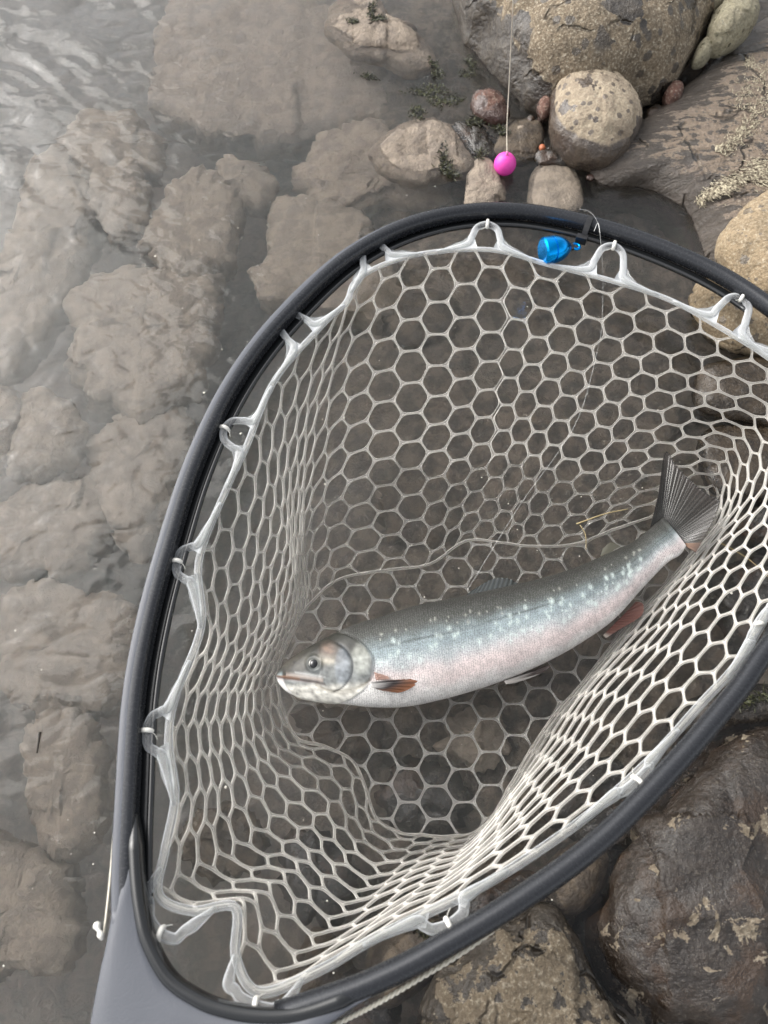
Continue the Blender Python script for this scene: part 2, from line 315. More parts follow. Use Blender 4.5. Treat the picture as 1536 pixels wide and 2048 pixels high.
for i, (lab, pts) in enumerate([('black wet stone deep in the gap left of the big glossy boulder', [(1130, 1880), (1160, 1800), (1210, 1780), (1250, 1860), (1260, 1980), (1190, 2010)]),
    ('black submerged stone just inside the frame above the bottom boulders', [(880, 1810), (960, 1760), (1060, 1740), (1100, 1800), (1000, 1850), (920, 1870)]),
    ('black submerged stone where the lower right net wall meets the frame', [(1130, 1660), (1200, 1600), (1290, 1570), (1330, 1620), (1260, 1690), (1180, 1710)]),
    ('black submerged stone at the right corner under the tail end of the net', [(1390, 1180), (1450, 1130), (1560, 1140), (1560, 1260), (1460, 1300)]),
    ('black submerged stone below the handle end of the hoop', [(640, 1980), (700, 1930), (780, 1960), (800, 2060), (700, 2090)]),
    ('dark stone sunk in the shadowed gap behind the rounded stone', [(1270, 270), (1300, 235), (1350, 240), (1345, 280), (1300, 300)])]):
    rock('submerged_stone', pts, -.034 if i < 5 else -.012, .016, M_DARK, lab, 'dark stones in the gaps between boulders', seed=110+i, facet=.4, jag=.1, nu=60, nv=26)
# stones under the net
for i, (lab, pts, z, m) in enumerate([
    ('brown submerged stone seen through the lower left net folds', [(560, 1700), (620, 1660), (700, 1700), (720, 1800), (640, 1850), (570, 1800)], -.045, M_DARK),
    ('olive submerged stone below the belly of the fish', [(880, 1480), (920, 1430), (990, 1440), (1010, 1500), (960, 1540), (900, 1530)], -.035, M_SILT),
    ('dark submerged stone in the middle of the bottom netting', [(760, 1560), (840, 1520), (930, 1560), (950, 1640), (860, 1680), (780, 1640)], -.042, M_DARK),
    ('dark submerged stone close to the lower right net wall', [(1080, 1560), (1160, 1500), (1260, 1520), (1250, 1600), (1160, 1660), (1090, 1640)], -.04, M_DARK),
    ('dark submerged stone left of the bottom net corner', [(380, 1640), (450, 1600), (530, 1640), (540, 1720), (460, 1760), (390, 1720)], -.05, M_SILT2),
    ('brown submerged stone under the fish head', [(600, 1440), (680, 1410), (760, 1440), (760, 1500), (690, 1530), (620, 1500)], -.045, M_SILT2),
    ('dark submerged stone behind the fish back', [(740, 1010), (820, 960), (920, 990), (930, 1070), (840, 1110), (760, 1080)], -.05, M_SILT2),
    ('dark submerged stone right of the fish back', [(1050, 990), (1130, 950), (1230, 980), (1240, 1060), (1150, 1090), (1070, 1060)], -.05, M_SILT2),
    ('dark bar of stone under the far net wall', [(760, 640), (820, 600), (900, 630), (900, 700), (830, 720), (770, 700)], -.05, M_SILT2),
    ('brown submerged stone under the right part of the net', [(1280, 760), (1340, 720), (1400, 760), (1400, 860), (1330, 900), (1280, 840)], -.04, M_SILT2)]):
    rock('submerged_stone', pts, z-.01, .012, m, lab, 'stones lying under the netting', seed=50+i, flat=2.6, facet=.5, jag=.3, nu=60, nv=26, cat='rock')
# big pale stones under the cloudy water on the left
for i, (lab, pts, z, m) in enumerate([
    ('pale submerged slab with a rounded upper edge, left of the hoop', [(160, 325), (215, 290), (290, 285), (305, 320), (335, 330), (315, 390), (240, 395), (185, 380)], -.03, M_SILT),
    ('small pale submerged stone below the rounded slab', [(210, 410), (250, 385), (290, 365), (302, 420), (305, 480), (260, 515), (225, 490)], -.028, M_SILT),
    ('long pale submerged stone running down the left side', [(125, 385), (165, 400), (205, 450), (175, 560), (150, 640), (60, 720), (25, 665), (35, 580), (60, 510), (80, 440)], -.03, M_SILT),
    ('angular pale submerged stone in the middle left', [(330, 480), (375, 420), (430, 405), (490, 440), (475, 500), (450, 570), (380, 580), (320, 545), (295, 525)], -.026, M_SILT),
    ('small rounded pale submerged stone above the angular one', [(450, 390), (480, 368), (530, 385), (556, 415), (530, 455), (480, 445), (455, 425)], -.03, M_SILT),
    ('broad pale submerged slab left of the net frame', [(190, 620), (300, 595), (420, 590), (445, 620), (420, 700), (380, 780), (300, 830), (210, 850), (170, 780), (180, 700)], -.03, M_SILT),
    ('pale submerged stone cut by the left edge', [(-60, 820), (20, 808), (55, 830), (65, 880), (40, 930), (0, 960), (-60, 950)], -.026, M_SILT3),
    ('narrow pale submerged stone beside the left edge stone', [(70, 860), (110, 828), (150, 840), (185, 890), (150, 950), (90, 975), (50, 960)], -.03, M_SILT),
    ('pale submerged stone half covered by the top left of the hoop', [(545, 520), (575, 470), (640, 450), (700, 458), (770, 540), (785, 620), (740, 670), (640, 650), (560, 630), (535, 590)], -.022, M_SILT),
    ('large flat pale submerged slab at the top centre', [(330, 180), (390, 110), (480, 75), (620, 90), (720, 160), (760, 230), (700, 300), (560, 320), (420, 290), (340, 240)], -.045, M_SILT3),
    ('wide pale submerged slab above the hoop', [(620, 400), (680, 330), (760, 300), (850, 340), (900, 400), (880, 450), (760, 450), (660, 480)], -.028, M_SILT3),
    ('faint submerged slab low on the left', [(20, 1080), (90, 1010), (190, 990), (240, 1040), (220, 1120), (120, 1170), (30, 1150)], -.045, M_SILT),
    ('faint submerged slab touching the frame on the left', [(230, 900), (330, 850), (380, 900), (340, 1040), (290, 1100), (230, 1040), (210, 960)], -.048, M_SILT),
    ('dim submerged slab beneath the left frame curve', [(40, 1250), (150, 1200), (260, 1230), (270, 1360), (190, 1430), (70, 1400)], -.05, M_SILT),
    ('brown submerged slab in the lower left corner', [(-40, 1720), (60, 1690), (150, 1740), (170, 1850), (90, 1930), (-40, 1900)], -.045, M_SILT),
    ('grey brown submerged slab left of the net handle', [(100, 1480), (180, 1440), (230, 1500), (220, 1640), (150, 1690), (100, 1600)], -.045, M_SILT)]):
    rock('submerged_rock', [(sum(q[0] for q in pts)/len(pts)*-.2+a*1.2, sum(q[1] for q in pts)/len(pts)*-.2+b*1.2) for a, b in pts], z-.036, .022, m, lab, 'pale slabs lying under the cloudy water', seed=70+i, flat=3.8, rough=.12, facet=.3, jag=.17, nu=150, nv=34, cat='rock')

# ------------------------------------------------------------------ water: one closed body, wavy on top
def wave(x, y):
    w = mnoise.fractal(Vector((x*14+3, y*20, 1.3)), 1., 2., 2)*.0003
    w += mnoise.fractal(Vector((x*45+y*20, y*60-x*15, 4.3)), 1., 2.2, 2)*.00005
    t = 1/(1+math.exp((x*1.0-y*.75+.71)*15))                    # livelier current, far left
    a = (x*.55+y*.83)
    r = mnoise.ridged_multi_fractal(Vector((x*9+2, y*16+x*8, 9.)), .9, 2.1, 4, 1., 1.6)
    w += t*(.0029*(r-1.2)+.0012*mnoise.fractal(Vector((x*22-y*9, y*30+x*12, 7)), 1, 2.1, 2))
    # small ring trains
    for cx, cy, s, k, am in ((-.075, .46, .022, 560, .00022), (-.03, .60, .03, 420, .0003), (-.20, .28, .03, 620, .00014), (-.03, .66, .05, 360, .0002)):
        d = math.hypot(x-cx, y-cy); w += am*math.sin(d*k)*math.exp(-(d/s)**2)
    return w
g = N('river_water'); pos = g.pos()
n1 = g.noise(42, 1.5, .4, vec=g.mapping(pos, (1, 1.6, 1), (0, 0, .5)), dist=.6)
n2 = g.noise(120, 1, .4, vec=g.mapping(pos, (1, 1.5, 1), (0, 0, -.4)), dist=.8)
patch = g.rng(g.noise(9, 2), .45, .62)
h = g.math('ADD', g.math('MULTIPLY', n1, 1.), g.math('MULTIPLY', g.math('MULTIPLY', n2, patch), .16))
wb = g.bsdf(Base_Color=(1, 1, 1), Roughness=.0, IOR=1.333, Transmission_Weight=1., Normal=g.bump(h, .0017, 1.))
g.t.links.new(wb.outputs[0], g.out.inputs[0])
vs = g.n('VolumeScatter', {'Color': (.80, .87, .83), 'Density': 2.9, 'Anisotropy': .3})
g.t.links.new(vs.outputs[0], g.out.inputs[1])
M_WATER = g.m
o, xs, ys = sheet('river_water', wave, -.62, .62, -.3, 1.0, 330, M_WATER)
me = o.data; nx, ny = len(xs), len(ys); nv0 = len(me.vertices)
import bmesh
bm = bmesh.new(); bm.from_mesh(me); bm.verts.ensure_lookup_table()
loop = [j for j in range(nx)]+[j*nx+nx-1 for j in range(1, ny)]+[(ny-1)*nx+i for i in range(nx-2, -1, -1)]+[j*nx for j in range(ny-2, 0, -1)]
tops = [bm.verts[i] for i in loop]; lowv = [bm.verts.new((t_.co.x, t_.co.y, -.4)) for t_ in tops]
for a in range(len(loop)):
    b = (a+1) % len(loop); bm.faces.new((tops[b], tops[a], lowv[a], lowv[b]))
bm.faces.new(lowv[::-1]); bmesh.ops.recalc_face_normals(bm, faces=bm.faces); bm.to_mesh(me); bm.free()
tag(o, kind='structure', label='shallow clear to cloudy river water with small ripples')

# ------------------------------------------------------------------ landing net
pa, pb, pc = P(1000, 430, .034), P(290, 1300, .06), P(1300, 1590, .08)
NRM = np.cross(pb-pa, pc-pa); NRM /= np.linalg.norm(NRM)
if NRM[2] < 0: NRM = -NRM
D0 = NRM@pa
def hp(px, py, up=0.): return onplane(px, py, NRM, D0+up)
net = empty('landing_net', tuple(hp(400, 1990))); tag(net, 'black framed landing net with a clear rubber mesh bag holding the fish', 'landing net')
NL = np.array(net.location)
def loc(v): return np.asarray(v)-NL

# frame path, along the middle of the tube
outer = [(228, 1900), (226, 1760), (233, 1600), (247, 1400), (276, 1240), (320, 1080), (368, 935), (430, 800), (502, 690), (590, 592), (680, 512), (780, 455), (890, 421), (1000, 411), (1110, 422), (1250, 457), (1400, 516), (1520, 585), (1620, 670), (1690, 790), (1715, 930), (1690, 1070), (1620, 1215), (1536, 1335), (1487, 1405), (1366, 1548), (1214, 1703), (1043, 1829), (861, 1938), (760, 1988), (690, 2016), (560, 2060)]
op = catmull([hp(*q) for q in outer], 10)
cen = np.array([hp(930, 1230)])[0]
def inward(path, n=NRM):
    t = np.gradient(path, axis=0); t /= np.linalg.norm(t, axis=1)[:, None]
    i = np.cross(n, t); s = np.sign(((cen-path)*i).sum(1)); return i*s[:, None], t
ins, _ = inward(op); R_T = .0060
mid = op+ins*R_T
mid = resample(mid, 260); ins, tg = inward(mid)
def sweep(path, ins, prof, closed=False):
    n = len(path); k = len(prof); V = []
    for i in range(n):
        for a, b in prof: V.append(path[i]+ins[i]*a+NRM*b)
    Fc = [(i*k+j, i*k+(j+1) % k, (i+1)*k+(j+1) % k, (i+1)*k+j) for i in range(n-1) for j in range(k)]
    Fc += [tuple(range(k)), tuple((n-1)*k+j for j in range(k))[::-1]]
    uv = [(i/n*60, j/k) for i in range(n) for j in range(k)]
    return V, Fc, uv
def sup(rx, ry, e, k=28, dx=0, dy=0):
    return [(dx+rx*abs(math.cos(t))**(2/e)*(1 if math.cos(t) > 0 else -1), dy+ry*abs(math.sin(t))**(2/e)*(1 if math.sin(t) > 0 else -1)) for t in np.linspace(0, 2*math.pi, k, endpoint=False)]
g = N('black_carbon_frame'); uvn = g.n('UVMap').outputs[0]
tw = g.n('TexChecker', {'Scale': 1.}); g.set(tw.inputs['Vector'], g.mapping(uvn, (9, 40, 1), (0, 0, .5)))
drops = g.rng(g.vor(330), .10, .0)
dm = g.rng(g.noise(90, 2), .55, .6)
bn = g.noise(500, 3)
col = g.mix(g.math('MULTIPLY', tw.outputs['Fac'], .6), (.010, .011, .013), (.02, .022, .025))
M_FRAME = g.done(g.bsdf(Base_Color=g.mix(.75, col, (.032, .034, .039)), Metallic=.3, Roughness=g.rng(bn, .3, .7, .2, .3), Normal=g.bump(g.math('ADD', g.math('MULTIPLY', g.math('MULTIPLY', drops, dm), 1.), g.math('MULTIPLY', bn, .05)), .0008, .7)))
profs = [sup(R_T, .0068, 3.4-1.4*min(1, max(0, (i/len(mid)-.15)/.3)), 32) for i in range(len(mid))]
V, Fc, uv = sweep(mid, ins, profs[0])
V = [mid[i]+ins[i]*a+NRM*b for i in range(len(mid)) for a, b in profs[i]]
mesh('frame', loc(V), Fc, M_FRAME, net, uv=uv)
# inner lip with the lacing groove, only round the hoop
M_LIP = plain('black_lip_plastic', (.012, .013, .014), .22, Coat_Weight=.3)
lipm = mid[3:150]; li = ins[3:150]
V, Fc, uv = sweep(lipm, li, sup(.0018, .0016, 3, 12, .0115, -.0040)); mesh('lip', loc(V), Fc, M_LIP, net, uv=uv)
V, Fc, uv = sweep(lipm, li, sup(.0042, .0011, 3, 12, .0075, -.0062)); mesh('groove_wall', loc(V), Fc, M_LIP, net, uv=uv)

# thin grey veneer of the handle running on up the flat top of the left limb
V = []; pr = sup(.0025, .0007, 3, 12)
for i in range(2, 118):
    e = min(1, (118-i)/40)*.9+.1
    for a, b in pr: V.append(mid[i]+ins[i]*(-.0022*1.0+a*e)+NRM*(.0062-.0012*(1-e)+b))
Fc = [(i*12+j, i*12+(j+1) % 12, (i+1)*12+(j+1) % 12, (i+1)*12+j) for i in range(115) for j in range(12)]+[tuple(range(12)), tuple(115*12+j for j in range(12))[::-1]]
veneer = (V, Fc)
# handle yoke: flat grey composite plate that splits into the hoop
yo = [(231, 1600), (228, 1700), (224, 1789), (212, 1883), (197, 1950), (178, 2048), (150, 2200), (90, 2420), (330, 2480), (420, 2280), (520, 2150), (640, 2068), (700, 2028), (790, 1983)]
yi = [(262, 1600), (264, 1700), (268, 1770), (276, 1830), (291, 1890), (331, 1962), (388, 2004), (444, 2027), (520, 2040), (600, 2036), (690, 2006), (775, 1962)]
yol = resample(catmull([hp(*q, .0066) for q in yo], 8), 90); yil = resample(catmull([hp(*q, .0066) for q in yi], 8), 90)
V = []; 
rampw = lambda q: (lambda e: .12+.88*(e*e*(3-2*e)))(min(1, min(q, 89-q)/17))
prof = [(0, -.0125), (0, -.002), (.03, -.0004), (.08, 0), (.5, .0006), (.92, 0), (.97, -.0004), (1, -.002), (1, -.0125)]
for i in range(90):
    for a, b in prof:
        a2 = .5+(a-.5)*rampw(i); V.append(yol[i]*(1-a2)+yil[i]*a2+NRM*(b-.0045*(1-rampw(i))))
k = len(prof); Fc = [(i*k+j, i*k+(j+1) % k, (i+1)*k+(j+1) % k, (i+1)*k+j) for i in range(89) for j in range(k)]
Fc += [tuple(range(k)), tuple(89*k+j for j in range(k))[::-1]]
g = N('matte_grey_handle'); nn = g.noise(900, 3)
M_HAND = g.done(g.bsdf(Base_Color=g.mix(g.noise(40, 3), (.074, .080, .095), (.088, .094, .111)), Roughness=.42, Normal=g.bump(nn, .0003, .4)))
o = mesh('handle', loc(V), Fc, M_HAND, net)
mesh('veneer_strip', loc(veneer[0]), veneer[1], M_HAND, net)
# inner wall of the yoke
pw = [q for q in yi]; wl = resample(catmull([hp(*q, .0035) for q in pw], 8), 80); wi, _ = inward(wl)
wp = sup(.0036, .0062, 3, 16, .0018, -.002); V, Fc, uv = sweep(wl, wi, wp)
V = [wl[i]+wi[i]*a*e-NRM*(1-e)*.006+NRM*b*e for i in range(len(wl)) for e in [.25+.75*min(1, min(i, 79-i)/9)] for a, b in wp]
mesh('inner_rim', loc(V), Fc, M_LIP, net, uv=uv)

# --- the bag: stations (rim, middle, seam) around the hoop; surface runs rim -> middle -> seam
ST_ = [((985, 500), (975, 790), (930, 1085)), ((860, 505), (850, 800), (860, 1130)), ((770, 528), (745, 815), (775, 1142)), ((712, 562), (675, 850), (695, 1155)),
 ((692, 605), (640, 890), (655, 1175)), ((645, 650), (608, 940), (630, 1200)), ((550, 760), (585, 1010), (612, 1218)), ((492, 895), (565, 1090), (600, 1240)), ((452, 980), (540, 1160), (590, 1262)),
 ((398, 1120), (510, 1240), (572, 1300)), ((403, 1250), (480, 1320), (560, 1335)), ((352, 1390), (450, 1395), (557, 1375)), ((337, 1480), (445, 1465), (568, 1425)),
 ((350, 1590), (465, 1545), (596, 1478)), ((330, 1700), (480, 1620), (650, 1493)), ((318, 1790), (505, 1680), (700, 1518)), ((385, 1822), (550, 1710), (722, 1552)),
 ((470, 1815), (590, 1735), (738, 1600)), ((472, 1915), (630, 1785), (755, 1640)), ((520, 1985), (690, 1830), (800, 1665)), ((640, 1940), (765, 1800), (850, 1670)),
 ((740, 1882), (835, 1765), (900, 1672)), ((850, 1828), (900, 1745), (948, 1665)), ((960, 1775), (975, 1680), (985, 1630)), ((1080, 1700), (1045, 1610), (1020, 1570)),
 ((1200, 1612), (1115, 1530), (1060, 1500)), ((1310, 1510), (1185, 1440), (1108, 1430)), ((1400, 1410), (1265, 1340), (1160, 1370)), ((1480, 1320), (1340, 1250), (1215, 1300)),
 ((1560, 1180), (1400, 1160), (1275, 1225)), ((1630, 1050), (1450, 1085), (1330, 1170)), ((1650, 900), (1500, 980), (1390, 1090)), ((1610, 780), (1490, 880), (1400, 1030)),
 ((1536, 715), (1400, 850), (1330, 1030)), ((1440, 655), (1310, 830), (1230, 1060)), ((1340, 600), (1230, 815), (1150, 1090)), ((1225, 562), (1145, 800), (1060, 1095)), ((1100, 530), (1060, 790), (1000, 1088))]
ZS = -.010
def sag(px, py): return -.001
rimp = np.array([hp(*a, -.004) for a, b, c in ST_]); rimp[:, 2] = np.maximum(rimp[:, 2], .012)
# keep the picture position when lifting
rimp = np.array([P(*a, r[2]) for (a, b, c), r in zip(ST_, rimp)])
seamp = np.array([P(*c, ZS) for a, b, c in ST_])
midp = np.array([P(*b, r[2]*.36+ZS*.3) for (a, b, c), r in zip(ST_, rimp)])
NU = 1240; 
rim = catmull(rimp, 24, True); mdd = catmull(midp, 24, True); sea = catmull(seamp, 24, True)
s = np.r_[0, np.cumsum(np.linalg.norm(np.diff(np.vstack([rim, rim[:1]]), axis=0), axis=1))]
s2 = np.r_[0, np.cumsum(np.linalg.norm(np.diff(np.vstack([mdd, mdd[:1]]), axis=0), axis=1))]
ss = s/s[-1]*.7+s2/s2[-1]*.3
def per(arr):
    q = np.vstack([arr, arr[:1]]); t = np.arange(NU)/NU
    return np.stack([np.interp(t, ss, q[:, k]) for k in range(3)], 1)
rim, mdd, sea = per(rim), per(mdd), per(sea)
def bag(u, t, wob=True):
    """u in [0,1) round the hoop, t 0 rim .. 1 seam"""
    i = (u % 1)*NU; i0 = int(i) % NU; fr = i-int(i); i1 = (i0+1) % NU
    r, m, e = [a[i0]*(1-fr)+a[i1]*fr for a in (rim, mdd, sea)]
    p = r*(2*(t-.5)*(t-1))+m*(4*t*(1-t))+e*(2*t*(t-.5))
    if wob:
        env = math.sin(math.pi*min(max(t, 0), 1))
        c = math.cos(2*math.pi*u); 
        p = p+env*np.array([mnoise.noise(Vector((u*26, t*3, 1))), mnoise.noise(Vector((u*26, t*3, 9))), .8*mnoise.noise(Vector((u*30, t*4, 5)))])*.0028
    return p
# netting as moulded web: each hexagonal cell is a rounded frame sharing its border with its neighbours
web = MB()
def cell(border, nrm, w, hgt):
    """border (K,3) closed loop; nrm normal; builds one cell's half-strand ring"""
    K = len(border); c = border.mean(0)
    tn = np.roll(border, -1, 0)-np.roll(border, 1, 0); tn /= np.linalg.norm(tn, axis=1)[:, None]+1e-12
    inw = np.cross(nrm, tn); 
    if ((c-border)*inw).sum() < 0: inw = -inw
    dist = np.linalg.norm(c-border, axis=1)
    mn = ((c-border)*inw).sum(1)
    ww = np.clip(w, 0, np.maximum(mn*.62, w*.25))
    hole = border+inw*ww[:, None]
    for _ in range(2): hole = hole*.5+.25*(np.roll(hole, 1, 0)+np.roll(hole, -1, 0))
    nn = nrm
    def lay(a, z): return border*(1-a)+hole*a+nn*z
    rings = [lay(0, hgt*.30), lay(.40, hgt*.38), lay(.76, hgt), lay(.97, hgt*.7), lay(1.03, 0), lay(.97, -hgt*.75), lay(.6, -hgt*.9), lay(0, -hgt*.6)]
    V = np.vstack(rings); m = len(rings)
    web.add(V, [(a*K+j, a*K+(j+1) % K, (a+1)*K+(j+1) % K, (a+1)*K+j) for a in range(m-1) for j in range(K)])
NC, NR = 66, 11.0
pitch = 1/NC
SUBD = 5
def hexring(cx, cy, R=1.):
    pts = []
    for a in range(6):
        x0, y0 = cx+R*math.cos(a*math.pi/3), cy+R*math.sin(a*math.pi/3)
        x1, y1 = cx+R*math.cos((a+1)*math.pi/3), cy+R*math.sin((a+1)*math.pi/3)
        for q in range(SUBD): pts.append((x0+(x1-x0)*q/SUBD, y0+(y1-y0)*q/SUBD))
    return np.array(pts)
R3 = math.sqrt(3)
for i in range(NC):
    for j in range(-1, 12):
        cx = i*1.5; cy = (j+(.5 if i % 2 else 0))*R3
        hx = hexring(cx, cy)
        tv = hx[:, 1]/R3/NR
        if cy/R3 < -.25 or cy/R3 > NR+.25: continue
        tv = np.clip(tv, 0, 1); tv = 1.32*tv-.32*tv*tv
        if tv.max()-tv.min() < .03: continue
        b = np.array([bag(x/1.5*pitch, t) for x, t in zip(hx[:, 0], tv)])
        cen_c = b.mean(0); q, sv, vh = np.linalg.svd(b-cen_c); nn = vh[2]
        if nn@(np.array([0, 0, H])-cen_c) < 0: nn = -nn
        cell(b, nn, .00076, .0009)
WALL = web; web = MB()
# bottom panel, flat, lying in the water inside the seam
SP = np.array([bag(k/200, 1, False) for k in range(200)])
def inpoly(x, y, pl):
    c = False; j = len(pl)-1
    for i in range(len(pl)):
        if (pl[i][1] > y) != (pl[j][1] > y) and x < (pl[j][0]-pl[i][0])*(y-pl[i][1])/(pl[j][1]-pl[i][1])+pl[i][0]: c = not c
        j = i
    return c
kd = KDTree(len(SP)*4); SP4 = resample(SP, 800, True)
for k, p in enumerate(SP4): kd.insert((p[0], p[1], 0), k)
kd.balance()
hr = .0118; x0, x1, y0, y1 = SP[:, 0].min(), SP[:, 0].max(), SP[:, 1].min(), SP[:, 1].max()
for i in range(int((x1-x0)/(hr*1.5))+3):
    for j in range(int((y1-y0)/(hr*R3))+3):
        cx = x0+i*1.5*hr; cy = y0+(j+(.5 if i % 2 else 0))*R3*hr
        a = .06; 
        hx = hexring(cx, cy, hr); ok = [inpoly(x, y, SP) for x, y in hx]
        if sum(ok) < 5: continue
        b = []
        for (x, y), inside in zip(hx, ok):
            if not inside:
                co, _, _ = kd.find((x, y, 0)); x, y = co[0], co[1]
            z = ZS-.004*min(1, kd.find((x, y, 0))[2]/.02)+.0022*mnoise.noise(Vector((x*18, y*18, 3)))
            b.append((x+.002*mnoise.noise(Vector((x*20, y*20, 8))), y+.002*mnoise.noise(Vector((x*20, y*20, 18))), z))
        cell(np.array(b), np.array([0, 0, 1.]), .00066, .0007)
def rubber(name, base, op_lo, op_hi, tint=(.9, .9, .88)):
    g = N(name)
    lw = g.n('LayerWeight', {'Blend': .35}).outputs['Facing']
    ns = g.noise(160, 3); 
    f = g.rng(lw, .04, .5, op_lo, op_hi)
    f = g.math('MINIMUM', 1., g.math('ADD', f, g.math('MULTIPLY', g.math('SUBTRACT', ns, .5), .25)))
    body = g.bsdf(Base_Color=base, Roughness=.28, Specular_IOR_Level=.6, Subsurface_Weight=.0, Coat_Weight=.4, Coat_Roughness=.12)
    tl = g.n('BsdfTranslucent', {'Color': base})
    ad = g.n('MixShader', {0: .35, 1: body, 2: tl})
    tr = g.n('BsdfTransparent', {'Color': tint})
    return g.done(g.n('MixShader', {0: f, 1: tr, 2: ad}))
M_RUB = rubber('clear_milky_rubber', (.88, .85, .80), .30, .97)
M_CLEAR = rubber('clear_wet_rubber', (.85, .83, .79), .35, 1.)
M_BAND = rubber('clear_rubber_band', (.80, .82, .84), .20, .9)
for w_, nm_, mt_ in ((WALL, 'netting', M_RUB), (web, 'bottom_netting', M_CLEAR)):
    w_.v = [tuple(np.array(q)-NL) for q in w_.v]; w_.build(nm_, mt_, net)
# rim cord and seam cord
RC = np.array([bag(k/700, 0, False) for k in range(700)])
c = MB(); c.tube(loc(RC), .0025, 12, closed=True, flat=.35); c.build('rim_band', M_BAND, net)
SC = np.array([bag(k/700, 1.0, False)+np.array([0, 0, .0005]) for k in range(700)])
c = MB(); c.tube(loc(SC), .0010, 8, closed=True); c.build('bottom_seam', M_RUB, net)
# hanging rings with their white cord ties
M_TIE = plain('white_cord', (.8, .78, .72), .6)
RU = []
prx, pry = proj(RC)
pins = [(740, 492), (975, 449), (1228, 492), (1484, 596), (563, 632), (449, 858), (353, 1124), (294, 1462), (322, 1868), (512, 2012), (898, 1850), (1275, 1562), (1516, 1250), (1640, 1000), (1600, 700)]
for n_, (x, y) in enumerate(pins):
    apex = hp(x, y, -.003)
    dd = np.linalg.norm(RC-apex, axis=1) if False else np.hypot(prx-x, pry-y)
    k0 = int(dd.argmin())
    span = 20 if n_ not in (8, 9) else 11
    A, B = RC[(k0-span) % 700], RC[(k0+span) % 700]; M0 = RC[k0]
    tdir = (B-A)/np.linalg.norm(B-A); up = apex-M0; ln = np.linalg.norm(up); up = up/ln
    hw = min(.0112, np.linalg.norm(B-A)*.36)
    arch = [A, M0-tdir*hw*1.35+up*ln*.10, M0-tdir*hw*1.02+up*ln*.45, M0-tdir*hw*.72+up*ln*.84, M0+up*ln*1.0, M0+tdir*hw*.72+up*ln*.84, M0+tdir*hw*1.02+up*ln*.45, M0+tdir*hw*1.35+up*ln*.10, B]
    pth = catmull(arch, 7); rr = np.interp(np.linspace(0, 1, len(pth)), [0, .12, .3, .5, .7, .88, 1], [.0012, .0032, .0027, .0030, .0027, .0032, .0012])
    c = MB(); c.tube(loc(pth), rr, 10, flat=.8)
    # small web filling the corner between ring and band
    for sgn in ((-1, 1) if n_ not in (8, 9) else ()):
        ks = [RC[(k0+int(sgn*q*span)) % 700] for q in (.15, .32, .5, .72, 1.)]
        top_ = [M0+sgn*tdir*hw*.98+up*ln*.62, M0+sgn*tdir*hw*1.22+up*ln*.46, M0+sgn*tdir*hw*1.6+up*ln*.27, M0+sgn*tdir*hw*2.15+up*ln*.12, ks[4]+up*ln*.01]
        A_ = np.array(ks); B_ = np.array(top_); offz = NRM*.0009; vv_ = []
        for q in range(5):
            for e in (0, .5, 1): vv_.append(A_[q]*(1-e)+B_[q]*e+offz*(1 if e == .5 else .8))
        m_ = len(vv_); vv_ += [v_-offz*1.7 for v_ in vv_]; f_ = []
        for q in range(4):
            for e in (0, 1):
                i_ = q*3+e; f_ += [(i_, i_+1, i_+4, i_+3), (m_+i_, m_+i_+3, m_+i_+4, m_+i_+1)]
            f_ += [(q*3+2, q*3+5, m_+q*3+5, m_+q*3+2), (q*3, m_+q*3, m_+q*3+3, q*3+3)]
        f_ += [(0, 1, m_+1, m_), (1, 2, m_+2, m_+1)]
        c.add(loc(np.array(vv_)), f_)
    c.build('hanging_ring', M_BAND, net)
    c = MB(); ti = catmull([apex+up*.0035+NRM*.001, apex+NRM*.0032, apex-up*.0026+NRM*.0022, apex-up*.0032-NRM*.0008], 4)
    c.tube(loc(ti), [.0014]*len(ti), 7)
    t2 = catmull([apex-up*.002+NRM*.002, apex-up*.005+tdir*.002+NRM*.001, apex-up*.0065+tdir*.0045], 4); c.tube(loc(t2), [.0002]*len(t2), 5)
    c.build('cord_tie', M_TIE, net)
# cable tie round the frame and its head
kt = int(np.hypot(*(np.array(proj(mid))-np.array([[1172], [452]]))).argmin())
T, I = tg[kt], ins[kt]; c0 = mid[kt]
M_TIEB = plain('black_cable_tie', (.012, .012, .013), .35)
band = []
for dt in (-.0022, .0022):
    for e in (.0078, .0068):
        band.append([c0+T*dt+I*(.004+(e+.0045)*math.cos(t))+NRM*(-.001+(e+.0012)*math.sin(t)) for t in np.linspace(0, 2*math.pi, 28, endpoint=False)])
c = MB(); Vb = np.vstack(band); K = 28
fs = []
for a, b in ((0, 1), (1, 3), (3, 2), (2, 0)):
    fs += [(a*K+j, a*K+(j+1) % K, b*K+(j+1) % K, b*K+j) for j in range(K)]
c.add(loc(Vb), fs)
def box(c, o_, a, b, d):
    V = [o_+sa*a+sb*b+sd_*d for sa in (-1, 1) for sb in (-1, 1) for sd_ in (-1, 1)]
    c.add(loc(V), [(0, 1, 3, 2), (4, 6, 7, 5), (0, 4, 5, 1), (2, 3, 7, 6), (0, 2, 6, 4), (1, 5, 7, 3)])
box(c, c0+I*.0175-T*.001-NRM*.001, T*.0042, I*.0024, NRM*.003)
o = c.build('cable_tie', M_TIEB, net, smooth=False)
